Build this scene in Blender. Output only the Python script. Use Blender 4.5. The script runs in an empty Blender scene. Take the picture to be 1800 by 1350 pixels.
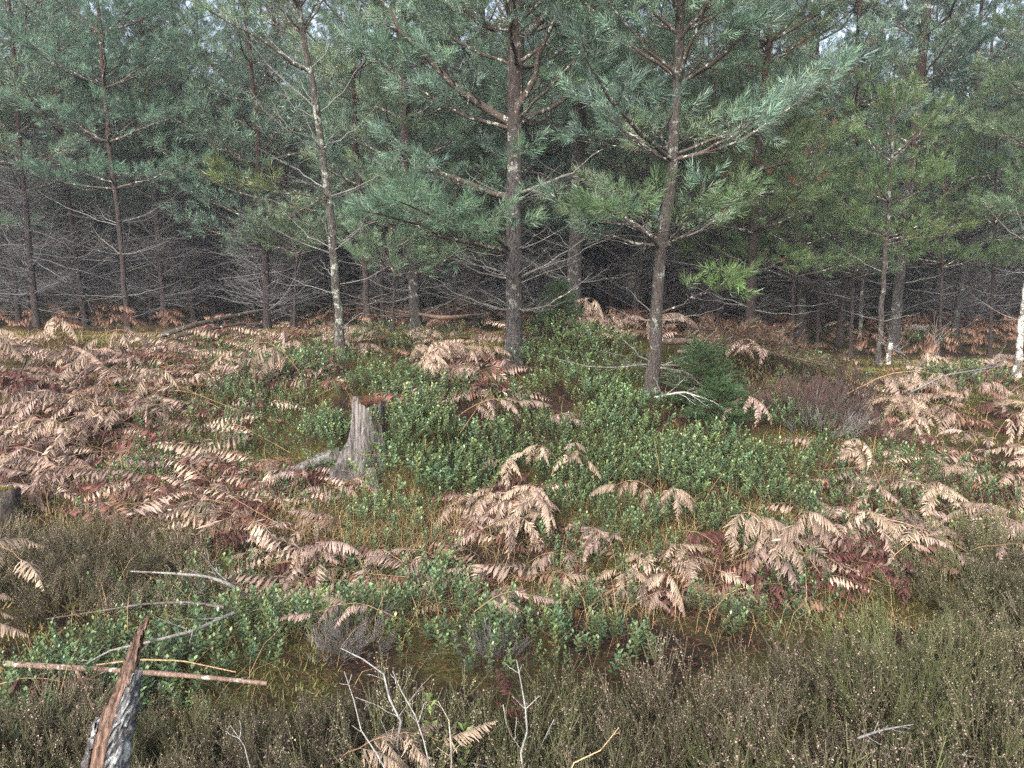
import bpy, math
import numpy as np
from mathutils import Vector, Euler
R = math.radians
sc = bpy.context.scene
col = sc.collection

# ------------------------------------------------------------------ camera, sky, sun, exposure
CAM = np.array([0.0, 0.0, 1.6]); PITCH = R(9.75); FPX = 1310.0
cd = bpy.data.cameras.new("camera"); cam = bpy.data.objects.new("camera", cd); col.objects.link(cam)
cam.location = CAM; cam.rotation_euler = (R(90) - PITCH, 0, 0)
cd.sensor_width = 36; cd.lens = FPX / 1800 * 36; cd.clip_start = 0.05; cd.clip_end = 3000
sc.camera = cam
SUN_EL, SUN_AZ = R(34), R(200)         # azimuth clockwise from +Y: behind the camera, a little to the left
w = bpy.data.worlds.new("World"); sc.world = w; w.use_nodes = True
nt = w.node_tree; bg = nt.nodes["Background"]
sky = nt.nodes.new("ShaderNodeTexSky"); sky.sky_type = 'NISHITA'; sky.sun_disc = False
sky.sun_elevation = SUN_EL; sky.sun_rotation = SUN_AZ; sky.dust_density = 5.0; sky.air_density = 1.0; sky.ozone_density = 1.0
hsv = nt.nodes.new("ShaderNodeHueSaturation"); hsv.inputs["Saturation"].default_value = 0.68
nt.links.new(sky.outputs[0], hsv.inputs["Color"]); nt.links.new(hsv.outputs[0], bg.inputs[0])
bg.inputs[1].default_value = 0.15
sl = bpy.data.lights.new("sun", 'SUN'); sl.energy = 1.5; sl.angle = R(26); sl.color = (1.0, 0.98, 0.95)
so = bpy.data.objects.new("sun", sl); col.objects.link(so)
so.rotation_euler = Vector((math.sin(SUN_AZ) * math.cos(SUN_EL), math.cos(SUN_AZ) * math.cos(SUN_EL), math.sin(SUN_EL))).to_track_quat('Z', 'Y').to_euler()
sc.view_settings.view_transform = 'Standard'; sc.view_settings.look = 'None'
sc.view_settings.exposure = 1.6; sc.view_settings.gamma = 1
sc.render.engine = 'CYCLES'
sc.cycles.max_bounces = 4; sc.cycles.diffuse_bounces = 3; sc.cycles.glossy_bounces = 2; sc.cycles.transmission_bounces = 3
sc.cycles.use_denoising = False
rng = np.random.default_rng(7)

# ------------------------------------------------------------------ numeric helpers
def unit(v):
    v = np.asarray(v, float); return v / np.maximum(np.linalg.norm(v, axis=-1, keepdims=True), 1e-9)
def sstep(a, b, x):
    t = np.clip((x - a) / (b - a), 0, 1); return t * t * (3 - 2 * t)
def hash2(ix, iy, s):
    v = np.sin(ix * 127.1 + iy * 311.7 + s * 74.7) * 43758.5453
    return v - np.floor(v)
def vnoise(x, y, s=0):
    x = np.asarray(x, float); y = np.asarray(y, float)
    ix, iy = np.floor(x), np.floor(y); fx, fy = x - ix, y - iy
    fx = fx * fx * (3 - 2 * fx); fy = fy * fy * (3 - 2 * fy)
    a = hash2(ix, iy, s); b = hash2(ix + 1, iy, s); c = hash2(ix, iy + 1, s); d = hash2(ix + 1, iy + 1, s)
    return (a * (1 - fx) + b * fx) * (1 - fy) + (c * (1 - fx) + d * fx) * fy - 0.5
def hgt(x, y):
    """height of the forest floor: a low bank that rises behind the stump and falls off into the wood"""
    x = np.asarray(x, float); y = np.asarray(y, float)
    crest = 0.65 - 0.38 * sstep(1.6, 4.2, x) + 0.05 * np.sin(x * 0.8)
    h = crest * sstep(4.3, 7.1, y) - crest * 0.55 * sstep(8.8, 14, y)
    h = h + 0.24 * np.exp(-(((x - 0.72) / 0.7) ** 2 + ((y - 7.7) / 0.6) ** 2))
    h = h + 0.10 * np.exp(-(((x + 0.75) / 0.7) ** 2 + ((y - 5.9) / 0.6) ** 2))
    h = h + 0.42 * np.exp(-(((x + 0.58) / 0.22) ** 2 + ((y - 5.08) / 0.30) ** 2)) + 0.16 * np.exp(-(((x + 1.32) / 0.17) ** 2 + ((y - 5.3) / 0.2) ** 2))   # hummocks against the stump
    h = h - 0.17 * np.exp(-((y - 3.6) / 0.5) ** 2) * sstep(-2.5, -0.5, x)
    near = 1 - sstep(60, 120, np.hypot(x, y))
    h = h + near * (0.14 * vnoise(x * 0.55, y * 0.55, 1) + 0.07 * vnoise(x * 1.7, y * 1.7, 2) + 0.03 * vnoise(x * 5, y * 5, 3))
    return h
def ray(px, py):
    dx, dv = (px - 900) / FPX, (675 - py) / FPX
    c, s = math.cos(PITCH), math.sin(PITCH)
    return np.array([dx, c + s * dv, -s + c * dv])          # camera pitched down
def on_depth(px, py, Y):
    d = ray(px, py); return CAM + d * (Y / d[1])
def at(px, py, lift=0.0):
    """where the line of sight through a spot of the survey picture meets the forest floor"""
    d = ray(px, py); t = np.linspace(0.8, 60, 3000); P = CAM + d * t[:, None]
    below = np.nonzero(P[:, 2] < hgt(P[:, 0], P[:, 1]) + lift)[0]
    p = P[below[0]] if len(below) else P[-1]
    return np.array([p[0], p[1], float(hgt(p[0], p[1]))])

class Geo:
    def __init__(s): s.V = []; s.F = []; s.C = []; s.n = 0
    def add(s, V, F, C):
        V = np.asarray(V, np.float32).reshape(-1, 3); C = np.asarray(C, np.float32)
        if C.ndim == 1: C = np.broadcast_to(C, (len(V), 3))
        s.V.append(V); s.F.append(np.asarray(F, np.int64).reshape(-1, 3) + s.n); s.C.append(C.reshape(-1, 3)); s.n += len(V)
    def data(s): return np.concatenate(s.V), np.concatenate(s.F), np.concatenate(s.C)
    def mesh(s, name, mat, smooth=False):
        V, F, C = s.data() if s.n else (np.zeros((3, 3)), np.array([[0, 1, 2]]), np.zeros((3, 3)))
        me = bpy.data.meshes.new(name)
        me.vertices.add(len(V)); me.vertices.foreach_set("co", V.astype(np.float32).ravel())
        me.loops.add(3 * len(F)); me.loops.foreach_set("vertex_index", F.astype(np.int32).ravel())
        me.polygons.add(len(F)); me.polygons.foreach_set("loop_start", np.arange(0, 3 * len(F), 3, dtype=np.int32))
        if smooth: me.polygons.foreach_set("use_smooth", np.ones(len(F), bool))
        me.update(calc_edges=True)
        a = me.color_attributes.new("Col", 'FLOAT_COLOR', 'POINT')
        a.data.foreach_set("color", np.concatenate([C, np.ones((len(C), 1))], 1).astype(np.float32).ravel())
        if mat is not None: me.materials.append(mat)
        return me

def tubes(P, Rd, k=3):
    """batch of tapered tubes: P (B,n,3), Rd (B,n) -> V, F"""
    P = np.asarray(P, float); Rd = np.asarray(Rd, float)
    B, n, _ = P.shape
    T = unit(np.gradient(P, axis=1))
    mean = unit(P[:, -1] - P[:, 0])
    ref = np.where(np.abs(mean[:, 2:3]) > 0.8, np.array([[1.0, 0, 0]]), np.array([[0, 0, 1.0]]))[:, None, :]
    N = unit(np.cross(T, np.broadcast_to(ref, T.shape))); Bn = np.cross(T, N)
    a = np.arange(k) * 2 * np.pi / k
    ring = N[:, :, None, :] * np.cos(a)[None, None, :, None] + Bn[:, :, None, :] * np.sin(a)[None, None, :, None]
    V = P[:, :, None, :] + ring * Rd[:, :, None, None]
    i = np.arange(n - 1)[:, None] * k; j = np.arange(k)[None, :]; j2 = (j + 1) % k
    q = np.stack([i + j, i + j2, i + k + j2, i + k + j], -1).reshape(-1, 4)
    F1 = np.concatenate([q[:, [0, 2, 1]], q[:, [0, 3, 2]]])
    F = (F1[None] + (np.arange(B) * n * k)[:, None, None]).reshape(-1, 3)
    return V.reshape(-1, 3), F
def frames(d, roll):
    d = unit(d); ref = np.where(np.abs(d[:, 2:3]) > 0.9, np.array([[1.0, 0, 0]]), np.array([[0, 0, 1.0]]))
    x = unit(np.cross(ref, d)); y = np.cross(d, x)
    c, s = np.cos(roll)[:, None], np.sin(roll)[:, None]
    return np.stack([x * c + y * s, y * c - x * s, d], -1)          # columns: x, y, z=d
def inst(V, F, C, M, T, tint=None):
    B, n = len(M), len(V)
    VV = np.einsum('bij,nj->bni', M, V) + T[:, None, :]
    FF = F[None] + (np.arange(B) * n)[:, None, None]
    CC = np.broadcast_to(C[None], (B, n, 3))
    if tint is not None: CC = CC * tint[:, None, :]
    return VV.reshape(-1, 3), FF.reshape(-1, 3), CC.reshape(-1, 3)
def rot_z(a, s=1.0):
    c, n = np.cos(a), np.sin(a); z = np.zeros_like(c); o = np.ones_like(c)
    return np.stack([np.stack([c, -n, z], -1), np.stack([n, c, z], -1), np.stack([z, z, o], -1)], -2) * np.asarray(s)[..., None, None]
def resample(P, n):
    P = np.asarray(P, float); L = np.r_[0, np.cumsum(np.linalg.norm(np.diff(P, axis=0), axis=1))]; L /= L[-1]
    # smooth (Catmull-like) by fine linear + box filter
    t = np.linspace(0, 1, 60); Q = np.stack([np.interp(t, L, P[:, k]) for k in range(3)], 1)
    for _ in range(4): Q[1:-1] = (Q[:-2] + Q[1:-1] * 2 + Q[2:]) / 4
    u = np.linspace(0, 1, n); return np.stack([np.interp(u, t, Q[:, k]) for k in range(3)], 1)

# ------------------------------------------------------------------ materials
def nodes_mat(name):
    m = bpy.data.materials.new(name); m.use_nodes = True
    t = m.node_tree; return m, t, t.nodes, t.links, t.nodes["Principled BSDF"]
def foliage_mat(name, rough=0.5, spec=0.35, trans=0.25, vary=0.25):
    m, t, N, L, p = nodes_mat(name)
    a = N.new("ShaderNodeAttribute"); a.attribute_name = "Col"
    oi = N.new("ShaderNodeObjectInfo"); mr = N.new("ShaderNodeMapRange")
    mr.inputs["To Min"].default_value = 1 - vary; mr.inputs["To Max"].default_value = 1 + vary
    L.new(oi.outputs["Random"], mr.inputs["Value"])
    mx = N.new("ShaderNodeVectorMath"); mx.operation = 'SCALE'
    L.new(a.outputs["Color"], mx.inputs[0]); L.new(mr.outputs[0], mx.inputs["Scale"])
    L.new(mx.outputs[0], p.inputs["Base Color"])
    p.inputs["Roughness"].default_value = rough; p.inputs["Specular IOR Level"].default_value = spec
    if trans > 0:
        tr = N.new("ShaderNodeBsdfTranslucent"); L.new(mx.outputs[0], tr.inputs["Color"])
        mi = N.new("ShaderNodeMixShader"); mi.inputs[0].default_value = trans
        L.new(p.outputs[0], mi.inputs[1]); L.new(tr.outputs[0], mi.inputs[2]); L.new(mi.outputs[0], N["Material Output"].inputs[0])
    return m
def noise(N, L, coord, scale, detail=4, rough=0.6, sc3=None):
    if sc3 is not None:
        mp = N.new("ShaderNodeMapping"); mp.inputs["Scale"].default_value = sc3; L.new(coord, mp.inputs["Vector"]); coord = mp.outputs[0]
    n = N.new("ShaderNodeTexNoise"); n.inputs["Scale"].default_value = scale; n.inputs["Detail"].default_value = detail; n.inputs["Roughness"].default_value = rough
    L.new(coord, n.inputs["Vector"]); return n.outputs["Fac"]
def ramp(N, L, fac, stops):
    r = N.new("ShaderNodeValToRGB"); e = r.color_ramp.elements
    while len(e) < len(stops): e.new(0.5)
    for q, (p, c) in zip(e, stops): q.position = p; q.color = (*c, 1) if len(c) == 3 else c
    L.new(fac, r.inputs[0]); return r.outputs[0]
def mixc(N, L, fac, a, b):
    m = N.new("ShaderNodeMix"); m.data_type = 'RGBA'
    if isinstance(fac, float): m.inputs[0].default_value = fac
    else: L.new(fac, m.inputs[0])
    for s, v in ((6, a), (7, b)):
        if isinstance(v, tuple): m.inputs[s].default_value = (*v, 1)
        else: L.new(v, m.inputs[s])
    return m.outputs[2]
def bump(N, L, p, h, strength, dist):
    b = N.new("ShaderNodeBump"); b.inputs["Strength"].default_value = strength; b.inputs["Distance"].default_value = dist
    L.new(h, b.inputs["Height"]); L.new(b.outputs[0], p.inputs["Normal"])
def bark_mat(name, lichen=0.62, lich_col=(0.40, 0.44, 0.37), dark=(0.012, 0.010, 0.0095), lite=(0.080, 0.073, 0.072), streak=(14, 14, 3.0), hi=None):
    m, t, N, L, p = nodes_mat(name)
    tc = N.new("ShaderNodeTexCoord").outputs["Object"]
    f = noise(N, L, tc, 6, 6, 0.7, streak)
    c = ramp(N, L, f, [(0.32, dark), (0.55, lite), (0.78, tuple(min(1, v * 1.7) for v in lite))])
    if hi is not None:                                       # upper bark of old pines is thin and red
        sx = N.new("ShaderNodeSeparateXYZ"); L.new(tc, sx.inputs[0])
        mr = N.new("ShaderNodeMapRange"); mr.inputs[1].default_value = 1.6; mr.inputs[2].default_value = 3.6; L.new(sx.outputs[2], mr.inputs[0])
        c = mixc(N, L, mr.outputs[0], c, mixc(N, L, f, (0.05, 0.028, 0.022), hi))
    g = noise(N, L, tc, 9, 5, 0.75)
    lm = ramp(N, L, g, [(lichen, (0, 0, 0)), (lichen + 0.06, (1, 1, 1))])
    c = mixc(N, L, lm, c, lich_col)
    L.new(c, p.inputs["Base Color"]); p.inputs["Roughness"].default_value = 0.9; p.inputs["Specular IOR Level"].default_value = 0.15
    bump(N, L, p, f, 1.0, 0.035)
    return m
def attr_wood(name, sc3=(30, 30, 4), lichen=None, rough=0.85, lich_col=(0.45, 0.48, 0.44), bs=0.5, con=0.45):
    m, t, N, L, p = nodes_mat(name)
    a = N.new("ShaderNodeAttribute"); a.attribute_name = "Col"
    tc = N.new("ShaderNodeTexCoord").outputs["Object"]
    f = noise(N, L, tc, 4, 5, 0.7, sc3)
    k = ramp(N, L, f, [(0.36, (con, con, con)), (0.66, (1.9 - con, 1.9 - con, 1.9 - con))])
    mu = N.new("ShaderNodeVectorMath"); mu.operation = 'MULTIPLY'; L.new(a.outputs["Color"], mu.inputs[0]); L.new(k, mu.inputs[1])
    c = mu.outputs[0]
    if lichen:
        g = noise(N, L, tc, 22, 4, 0.7); lm = ramp(N, L, g, [(lichen, (0, 0, 0)), (lichen + 0.08, (1, 1, 1))]); c = mixc(N, L, lm, c, lich_col)
    L.new(c, p.inputs["Base Color"]); p.inputs["Roughness"].default_value = rough; p.inputs["Specular IOR Level"].default_value = 0.2
    bump(N, L, p, f, bs, 0.01)
    return m
M_needle = foliage_mat("pine_needles", 0.4, 0.5, 0.4, 0.2)
M_leaf = foliage_mat("lingonberry_leaves", 0.36, 0.45, 0.18, 0.12)
M_fern = foliage_mat("dead_bracken", 0.75, 0.2, 0.28, 0.22)
M_heath = foliage_mat("heather", 0.7, 0.2, 0.25, 0.3)
M_dry = foliage_mat("dry_grass", 0.65, 0.25, 0.2, 0.0)
M_moss = foliage_mat("moss", 0.85, 0.1, 0.2, 0.0)
M_bark = bark_mat("pine_bark", 0.57, (0.27, 0.285, 0.255), hi=(0.078, 0.061, 0.057))
M_bark_lich = bark_mat("lichened_bark", 0.53, (0.31, 0.34, 0.29), lite=(0.095, 0.085, 0.078))
M_bark_grey = bark_mat("young_pine_bark", 0.56, (0.25, 0.265, 0.235), lite=(0.085, 0.073, 0.068))
M_bark_dark = bark_mat("dark_pine_bark", 0.66, dark=(0.012, 0.010, 0.011), lite=(0.062, 0.048, 0.046), hi=(0.08, 0.05, 0.043))
M_birch = bark_mat("birch_bark", 0.47, (0.62, 0.62, 0.58), lite=(0.2, 0.17, 0.15), streak=(3, 3, 14))
M_twig = attr_wood("twigs", (40, 40, 40), 0.56)
M_dead = attr_wood("dead_wood", (30, 30, 6), 0.6)
M_stump = attr_wood("stump_wood", (17, 17, 0.9), None, 0.9, bs=1.0, con=0.22)
M_twigwall = attr_wood("dry_lower_twigs", (40, 40, 40), None)

# forest floor
M_ground, t_, N, L, p = nodes_mat("forest_floor")
tc = N.new("ShaderNodeTexCoord").outputs["Object"]
n1 = noise(N, L, tc, 1.3, 5, 0.6); n2 = noise(N, L, tc, 9, 6, 0.75); n3 = noise(N, L, tc, 60, 4, 0.7)
litter = ramp(N, L, n2, [(0.35, (0.010, 0.008, 0.007)), (0.55, (0.042, 0.026, 0.018)), (0.75, (0.10, 0.062, 0.04))])
moss = ramp(N, L, n3, [(0.3, (0.018, 0.018, 0.008)), (0.6, (0.11, 0.096, 0.032)), (0.8, (0.20, 0.16, 0.055))])
mm = ramp(N, L, n1, [(0.44, (0, 0, 0)), (0.56, (1, 1, 1))])
c_ = mixc(N, L, mm, litter, moss)
L.new(c_, p.inputs["Base Color"]); p.inputs["Roughness"].default_value = 0.95; p.inputs["Specular IOR Level"].default_value = 0.1
ad = N.new("ShaderNodeMath"); ad.operation = 'ADD'; L.new(n2, ad.inputs[0]); L.new(n3, ad.inputs[1]); bump(N, L, p, ad.outputs[0], 1.0, 0.04)

# ------------------------------------------------------------------ object helpers
def link(name, me, parent=None, loc=None, rot=None, scale=None):
    o = bpy.data.objects.new(name, me); col.objects.link(o)
    if parent is not None: o.parent = parent
    if loc is not None: o.location = [float(v) for v in loc]
    if rot is not None: o.rotation_euler = rot
    if scale is not None: o.scale = (scale, scale, scale) if np.isscalar(scale) else scale
    return o
def tag(o, label=None, cat=None, group=None, kind=None):
    if label: o["label"] = label
    if cat: o["category"] = cat
    if group: o["group"] = group
    if kind: o["kind"] = kind
    return o
def thing(name, label, cat, loc=(0, 0, 0), rot=None, group=None, scale=None):
    return tag(link(name, None, None, loc, rot, scale), label, cat, group)

# ------------------------------------------------------------------ ground
def spaced(lo, hi, step, far, k=1.18):
    a = list(np.arange(lo, hi + 1e-6, step)); s = step
    while a[-1] < far: s *= k; a.append(a[-1] + s)
    s = step; b = [a[0]]
    while b[-1] > -far: s *= k; b.append(b[-1] - s)
    return np.array(b[:0:-1] + a)
gx = spaced(-8, 8, 0.085, 900); gy = spaced(0.5, 12, 0.085, 900)
X, Y = np.meshgrid(gx, gy); Z = hgt(X, Y)
nx, ny = len(gx), len(gy)
idx = (np.arange(ny - 1)[:, None] * nx + np.arange(nx - 1)[None]).ravel()
F = np.concatenate([np.stack([idx, idx + 1, idx + nx + 1], 1), np.stack([idx, idx + nx + 1, idx + nx], 1)])
g = Geo(); g.add(np.stack([X, Y, Z], -1).reshape(-1, 3), F, (0.1, 0.1, 0.1))
ground = tag(link("ground", g.mesh("ground", M_ground, True)), "mossy forest floor strewn with red pine needles", None, None, "structure")

# ------------------------------------------------------------------ pine growth
def shoot_proto(r, n, length, nl, wid, ang=(28, 62)):
    """one season's pine shoot along +Z, needles as thin blades"""
    t = (np.arange(n) + r.random(n) * 0.8) / n
    az = np.arange(n) * 2.39996 + r.random(n); an = np.radians(ang[1] + (ang[0] - ang[1]) * t + r.normal(0, 7, n))
    d = np.stack([np.sin(an) * np.cos(az), np.sin(an) * np.sin(az), np.cos(an)], 1)
    b = np.stack([0 * t, 0 * t, t * length], 1)
    l = nl * r.uniform(0.75, 1.15, n)[:, None]
    s = unit(np.cross(d, r.normal(size=(n, 3)))) * wid * 0.5
    V = np.stack([b + d * l * 0.25 - s, b + d * l * 0.25 + s, b + d * l, b], 1).reshape(-1, 3)
    k = np.arange(n)[:, None] * 4
    F = np.concatenate([k + np.array([[0, 1, 2]]), k + np.array([[0, 3, 1]])])
    c = np.repeat(np.array([[0.9, 0.9, 0.9], [0.9, 0.9, 0.9], [1.15, 1.15, 1.1], [0.75, 0.75, 0.75]])[None], n, 0) * r.uniform(0.75, 1.25, (n, 1, 1))
    return V, F, c.reshape(-1, 3)
def shoot_lite(r, n, length, nl, wid):
    V, F, C = shoot_proto(r, n, length, nl, wid, (14, 58))
    V = V.reshape(-1, 4, 3); C = C.reshape(-1, 4, 3)
    return V[:, :3].copy().reshape(-1, 3), np.arange(3 * n).reshape(-1, 3), C[:, :3].reshape(-1, 3)
SH_NEAR = [shoot_lite(rng, 31, 0.105, 0.076, 0.0058) for _ in range(5)]
SH_MID = [shoot_lite(rng, 16, 0.10, 0.086, 0.0088) for _ in range(5)]
GREENS = np.array([[0.142, 0.215, 0.162], [0.158, 0.232, 0.170], [0.180, 0.242, 0.156], [0.132, 0.203, 0.158]])
YELLOW = np.array([0.16, 0.20, 0.055])

def grow(r, path, r0, alive=True, dens=1.0, bare=0.3, lod=0, lat_len=0.5, tint=None, reach=1.0, spread=1.0, wood=(0.085, 0.065, 0.055), nodes=None, brown=0.0):
    """a pine limb with side branches; returns (wood Geo, needle Geo)"""
    W, Nd = Geo(), Geo()
    P = resample(path, 9); Ls = np.linalg.norm(np.diff(P, axis=0), axis=1).sum()
    P[1:-1] += r.normal(0, 0.012 * Ls, (7, 3)) * np.array([1, 1, 0.6])
    rad = r0 * (1 - np.linspace(0, 1, 9) ** 1.1 * 0.78)
    V, F = tubes(P[None], rad[None], 5 if lod == 0 else 4); W.add(V, F, wood)
    T = unit(np.gradient(P, axis=0))
    polys, prad, spos, sdir = [], [], [], []
    def sub(p0, d0, ln, curl, up):
        u = np.linspace(0, 1, 5)[:, None]
        side = unit(np.cross(d0, [0, 0, 1]) + 1e-6)
        q = p0 + d0 * ln * u + np.array([0, 0, 1]) * up * ln * u ** 2 + side * curl * ln * u ** 2
        q[1:] += r.normal(0, 0.02 * ln, (4, 3)); return q
    def frac(s, A):
        i = min(int(s * 8), 7); f = s * 8 - i; return A[i] * (1 - f) + A[i + 1] * f
    def leaves(q, start):
        ln = np.linalg.norm(q[-1] - q[0]); nsh = max(1, int(ln * (1 - start) / 0.06 * dens))
        for s in np.linspace(start, 0.93, nsh):
            i = min(int(s * 4), 3); f = s * 4 - i; p_ = q[i] * (1 - f) + q[i + 1] * f; t_ = unit(q[i + 1] - q[i])
            sd = unit(np.cross(t_, [0, 0, 1]) + r.normal(0, 0.35, 3)) * (1 if r.random() < 0.5 else -1)
            spos.append(p_); sdir.append(t_ * 0.8 + sd * 0.75 + np.array([0, 0, 0.25]))
        spos.append(q[-1]); sdir.append(unit(q[-1] - q[-2]) + np.array([0, 0, 0.15]))
        spos.append(q[-1] * 0.7 + q[-2] * 0.3); sdir.append(unit(q[-1] - q[-2]) + r.normal(0, 0.3, 3))
    nn = nodes or max(3, int(Ls / 0.17))
    for s in np.linspace(0.16 if alive else 0.12, 0.94, nn) + r.normal(0, 0.015, nn):
        s = float(np.clip(s, 0.05, 0.97)); p0 = frac(s, P); t0 = unit(frac(s, T)); nv = unit(np.cross(t0, [0, 0, 1]) + r.normal(0, 0.18, 3))
        for sd in (1, -1):
            if r.random() < (0.18 if alive else 0.3): continue
            ln = Ls * lat_len * ((1 - s) * 0.75 + 0.16) * r.uniform(0.6, 1.2) * reach
            a = R(r.uniform(38, 62)) * spread
            d0 = unit(t0 * math.cos(a) + nv * sd * math.sin(a) + np.array([0, 0, r.normal(0.08, 0.15)]))
            q = sub(p0, d0, ln, -sd * r.uniform(0, 0.3), r.uniform(0.05, 0.3) if alive else r.normal(0.0, 0.25))
            rr = r0 * 0.34 * (1 - 0.6 * s)
            polys.append(q); prad.append(rr * np.array([1, .8, .6, .42, .22]))
            if alive and s > bare * 0.5: leaves(q, 0.5 if s > bare else 0.75)
            ns = int(ln / (0.16 if alive else (0.075 if lod == 0 else 0.09)))
            for j in range(ns):
                s2 = r.uniform(0.25, 0.9); i = min(int(s2 * 4), 3); p2 = q[i] + (q[i + 1] - q[i]) * (s2 * 4 - i); t2 = unit(q[i + 1] - q[i])
                sd2 = 1 if j % 2 else -1; n2_ = unit(np.cross(t2, [0, 0, 1]) + r.normal(0, 0.3, 3))
                d2 = unit(t2 * 0.75 + n2_ * sd2 * 0.7 + np.array([0, 0, 0.12]))
                q2 = sub(p2, d2, ln * (1 - s2 * 0.6) * r.uniform(0.3, 0.55), 0.1 * sd2, r.normal(0.1, 0.2))
                polys.append(q2); prad.append(rr * 0.5 * np.array([1, .85, .65, .45, .25]))
                if alive and s > bare * 0.6: leaves(q2, 0.6)
    if alive: leaves(P[[4, 5, 6, 7, 8]], 0.45)
    if polys:
        rr = np.maximum(np.array(prad), 0.0011 if lod == 0 else 0.0018); pp = np.array(polys)
        if lod: pp, rr = pp[:, [0, 2, 4]], rr[:, [0, 2, 4]]
        V, F = tubes(pp, rr, 3); W.add(V, F, np.repeat((np.array(wood) * r.uniform(0.7, 1.25, (len(polys), 1)))[:, None], 3 * pp.shape[1], 1).reshape(-1, 3))
    if alive and spos:
        S = SH_NEAR if lod == 0 else SH_MID
        sp, sdv = np.array(spos), np.array(sdir); k = r.integers(0, len(S), len(sp))
        M = frames(sdv, r.random(len(sp)) * 6.28) * r.uniform(0.6, 1.3, len(sp))[:, None, None]
        base = GREENS[r.integers(0, len(GREENS))] if tint is None else np.asarray(tint)
        tn = base * (1.15 if lod == 0 else 1.0) * r.uniform(0.55, 1.4, (len(sp), 1)) * (1 + r.normal(0, 0.06, (len(sp), 3)))
        if brown:
            b = r.random(len(sp)) < brown; tn[b] = np.array([0.22, 0.085, 0.035]) * r.uniform(0.7, 1.2, (b.sum(), 1))
        for j in range(len(S)):
            mk = k == j
            if mk.any(): Nd.add(*inst(*S[j], M[mk], sp[mk], tn[mk]))
    return W, Nd
def limb_path(r, az, e0, e1, ln, n=9):
    e = np.radians(np.linspace(e0, e1, n - 1)); a = az + np.cumsum(r.normal(0, 0.06, n - 1))
    st = np.stack([np.cos(e) * np.cos(a), np.cos(e) * np.sin(a), np.sin(e)], 1) * ln / (n - 1)
    return np.r_[np.zeros((1, 3)), np.cumsum(st, 0)]

# ---- limb library for the wood behind
r = np.random.default_rng(21)
LIMBS = []
for i in range(9):
    pth = limb_path(r, 0, r.uniform(5, 30), r.uniform(25, 55), 1.5)
    LIMBS.append(grow(r, pth, 0.016, True, 0.7, 0.3, 1, 0.52, GREENS[i % 4], nodes=7, brown=0.02))
DEADS = []
for i in range(7):
    pth = limb_path(r, 0, r.uniform(-5, 30), r.uniform(-10, 45), 1.2)
    DEADS.append(grow(r, pth, 0.009, False, lod=1, lat_len=0.55, wood=(0.105, 0.099, 0.106), nodes=6)[0])
def forest_tree(r, H, zlive, r0, bark, dead_n, grey):
    n = 12; z = np.linspace(-0.15, H, n)
    pts = np.stack([np.cumsum(r.normal(0, 0.02, n)), np.cumsum(r.normal(0, 0.02, n)), z], 1); pts[0, :2] = 0; pts[1, :2] = 0
    rad = r0 * (1 - 0.86 * np.clip(z / H, 0, 1)); rad[0] *= 1.35
    tw = Geo(); V, F = tubes(pts[None], rad[None], 8); tw.add(V, F, (0.1, 0.1, 0.1))
    def axis(zz): return np.array([np.interp(zz, z, pts[:, 0]), np.interp(zz, z, pts[:, 1]), zz])
    cw, cn, dw = Geo(), Geo(), Geo()
    zz = zlive
    while zz < H - 0.2:
        u = (zz - zlive) / (H - zlive); ln = (1.75 - 1.35 * u ** 1.2) * r.uniform(0.8, 1.15) * (0.75 + 0.25 * min(1, u * 6 + 0.3))
        a0 = r.random() * 6.28; nb = r.integers(4, 6)
        for k in range(nb):
            Wg, Ng = LIMBS[r.integers(len(LIMBS))]; a = a0 + k * 6.28 / nb + r.normal(0, 0.2); e = R(-12 + 42 * u + r.normal(0, 9))
            ce, se = math.cos(e), math.sin(e)
            M = rot_z(np.array([a]))[0] @ np.array([[ce, 0, -se], [0, 1, 0], [se, 0, ce]]) * (ln / 1.5 * r.uniform(0.8, 1.15))
            for G_, D_ in ((Wg, cw), (Ng, cn)):
                if G_.n: V, F, C = G_.data(); D_.add(V @ M.T + axis(zz), F, C * r.uniform(0.8, 1.2))
        zz += r.uniform(0.38, 0.56) * (1 - 0.3 * u)
    for k in range(dead_n):
        zz = 0.25 + (zlive + 0.4 - 0.25) * r.random() ** 0.8; V, F, C = DEADS[r.integers(len(DEADS))].data(); a = r.random() * 6.28; e = R(r.normal(5, 18)); ce, se = math.cos(e), math.sin(e)
        M = rot_z(np.array([a]))[0] @ np.array([[ce, 0, -se], [0, 1, 0], [se, 0, ce]]) * r.uniform(0.5, 1.1)
        dw.add(V @ M.T + axis(zz), F, C * grey * r.uniform(0.7, 1.3))
    return tw.mesh("trunk", bark, True), cn.mesh("crown", M_needle), cw.mesh("branches", M_twig), dw.mesh("dead_branches", M_twigwall)

TOPS = []
for i in range(2):
    cw, cn = Geo(), Geo(); zz = 0.05
    while zz < 4.4:
        v = zz / 4.6; ln = (1.7 - 1.3 * v) * r.uniform(0.85, 1.15); a0 = r.random() * 6.28
        for k in range(5):
            Wg, Ng = LIMBS[r.integers(len(LIMBS))]; a = a0 + k * 1.257 + r.normal(0, 0.2); e = R(5 + 35 * v + r.normal(0, 8)); ce, se = math.cos(e), math.sin(e)
            M = rot_z(np.array([a]))[0] @ np.array([[ce, 0, -se], [0, 1, 0], [se, 0, ce]]) * (ln / 1.5)
            for G_, D_ in ((Wg, cw), (Ng, cn)): V, F, C = G_.data(); D_.add(V @ M.T + np.array([0, 0, zz]), F, C)
        zz += r.uniform(0.42, 0.56)
    TOPS.append((cn.mesh("crown", M_needle), cw.mesh("crown_limbs", M_twig)))
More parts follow.
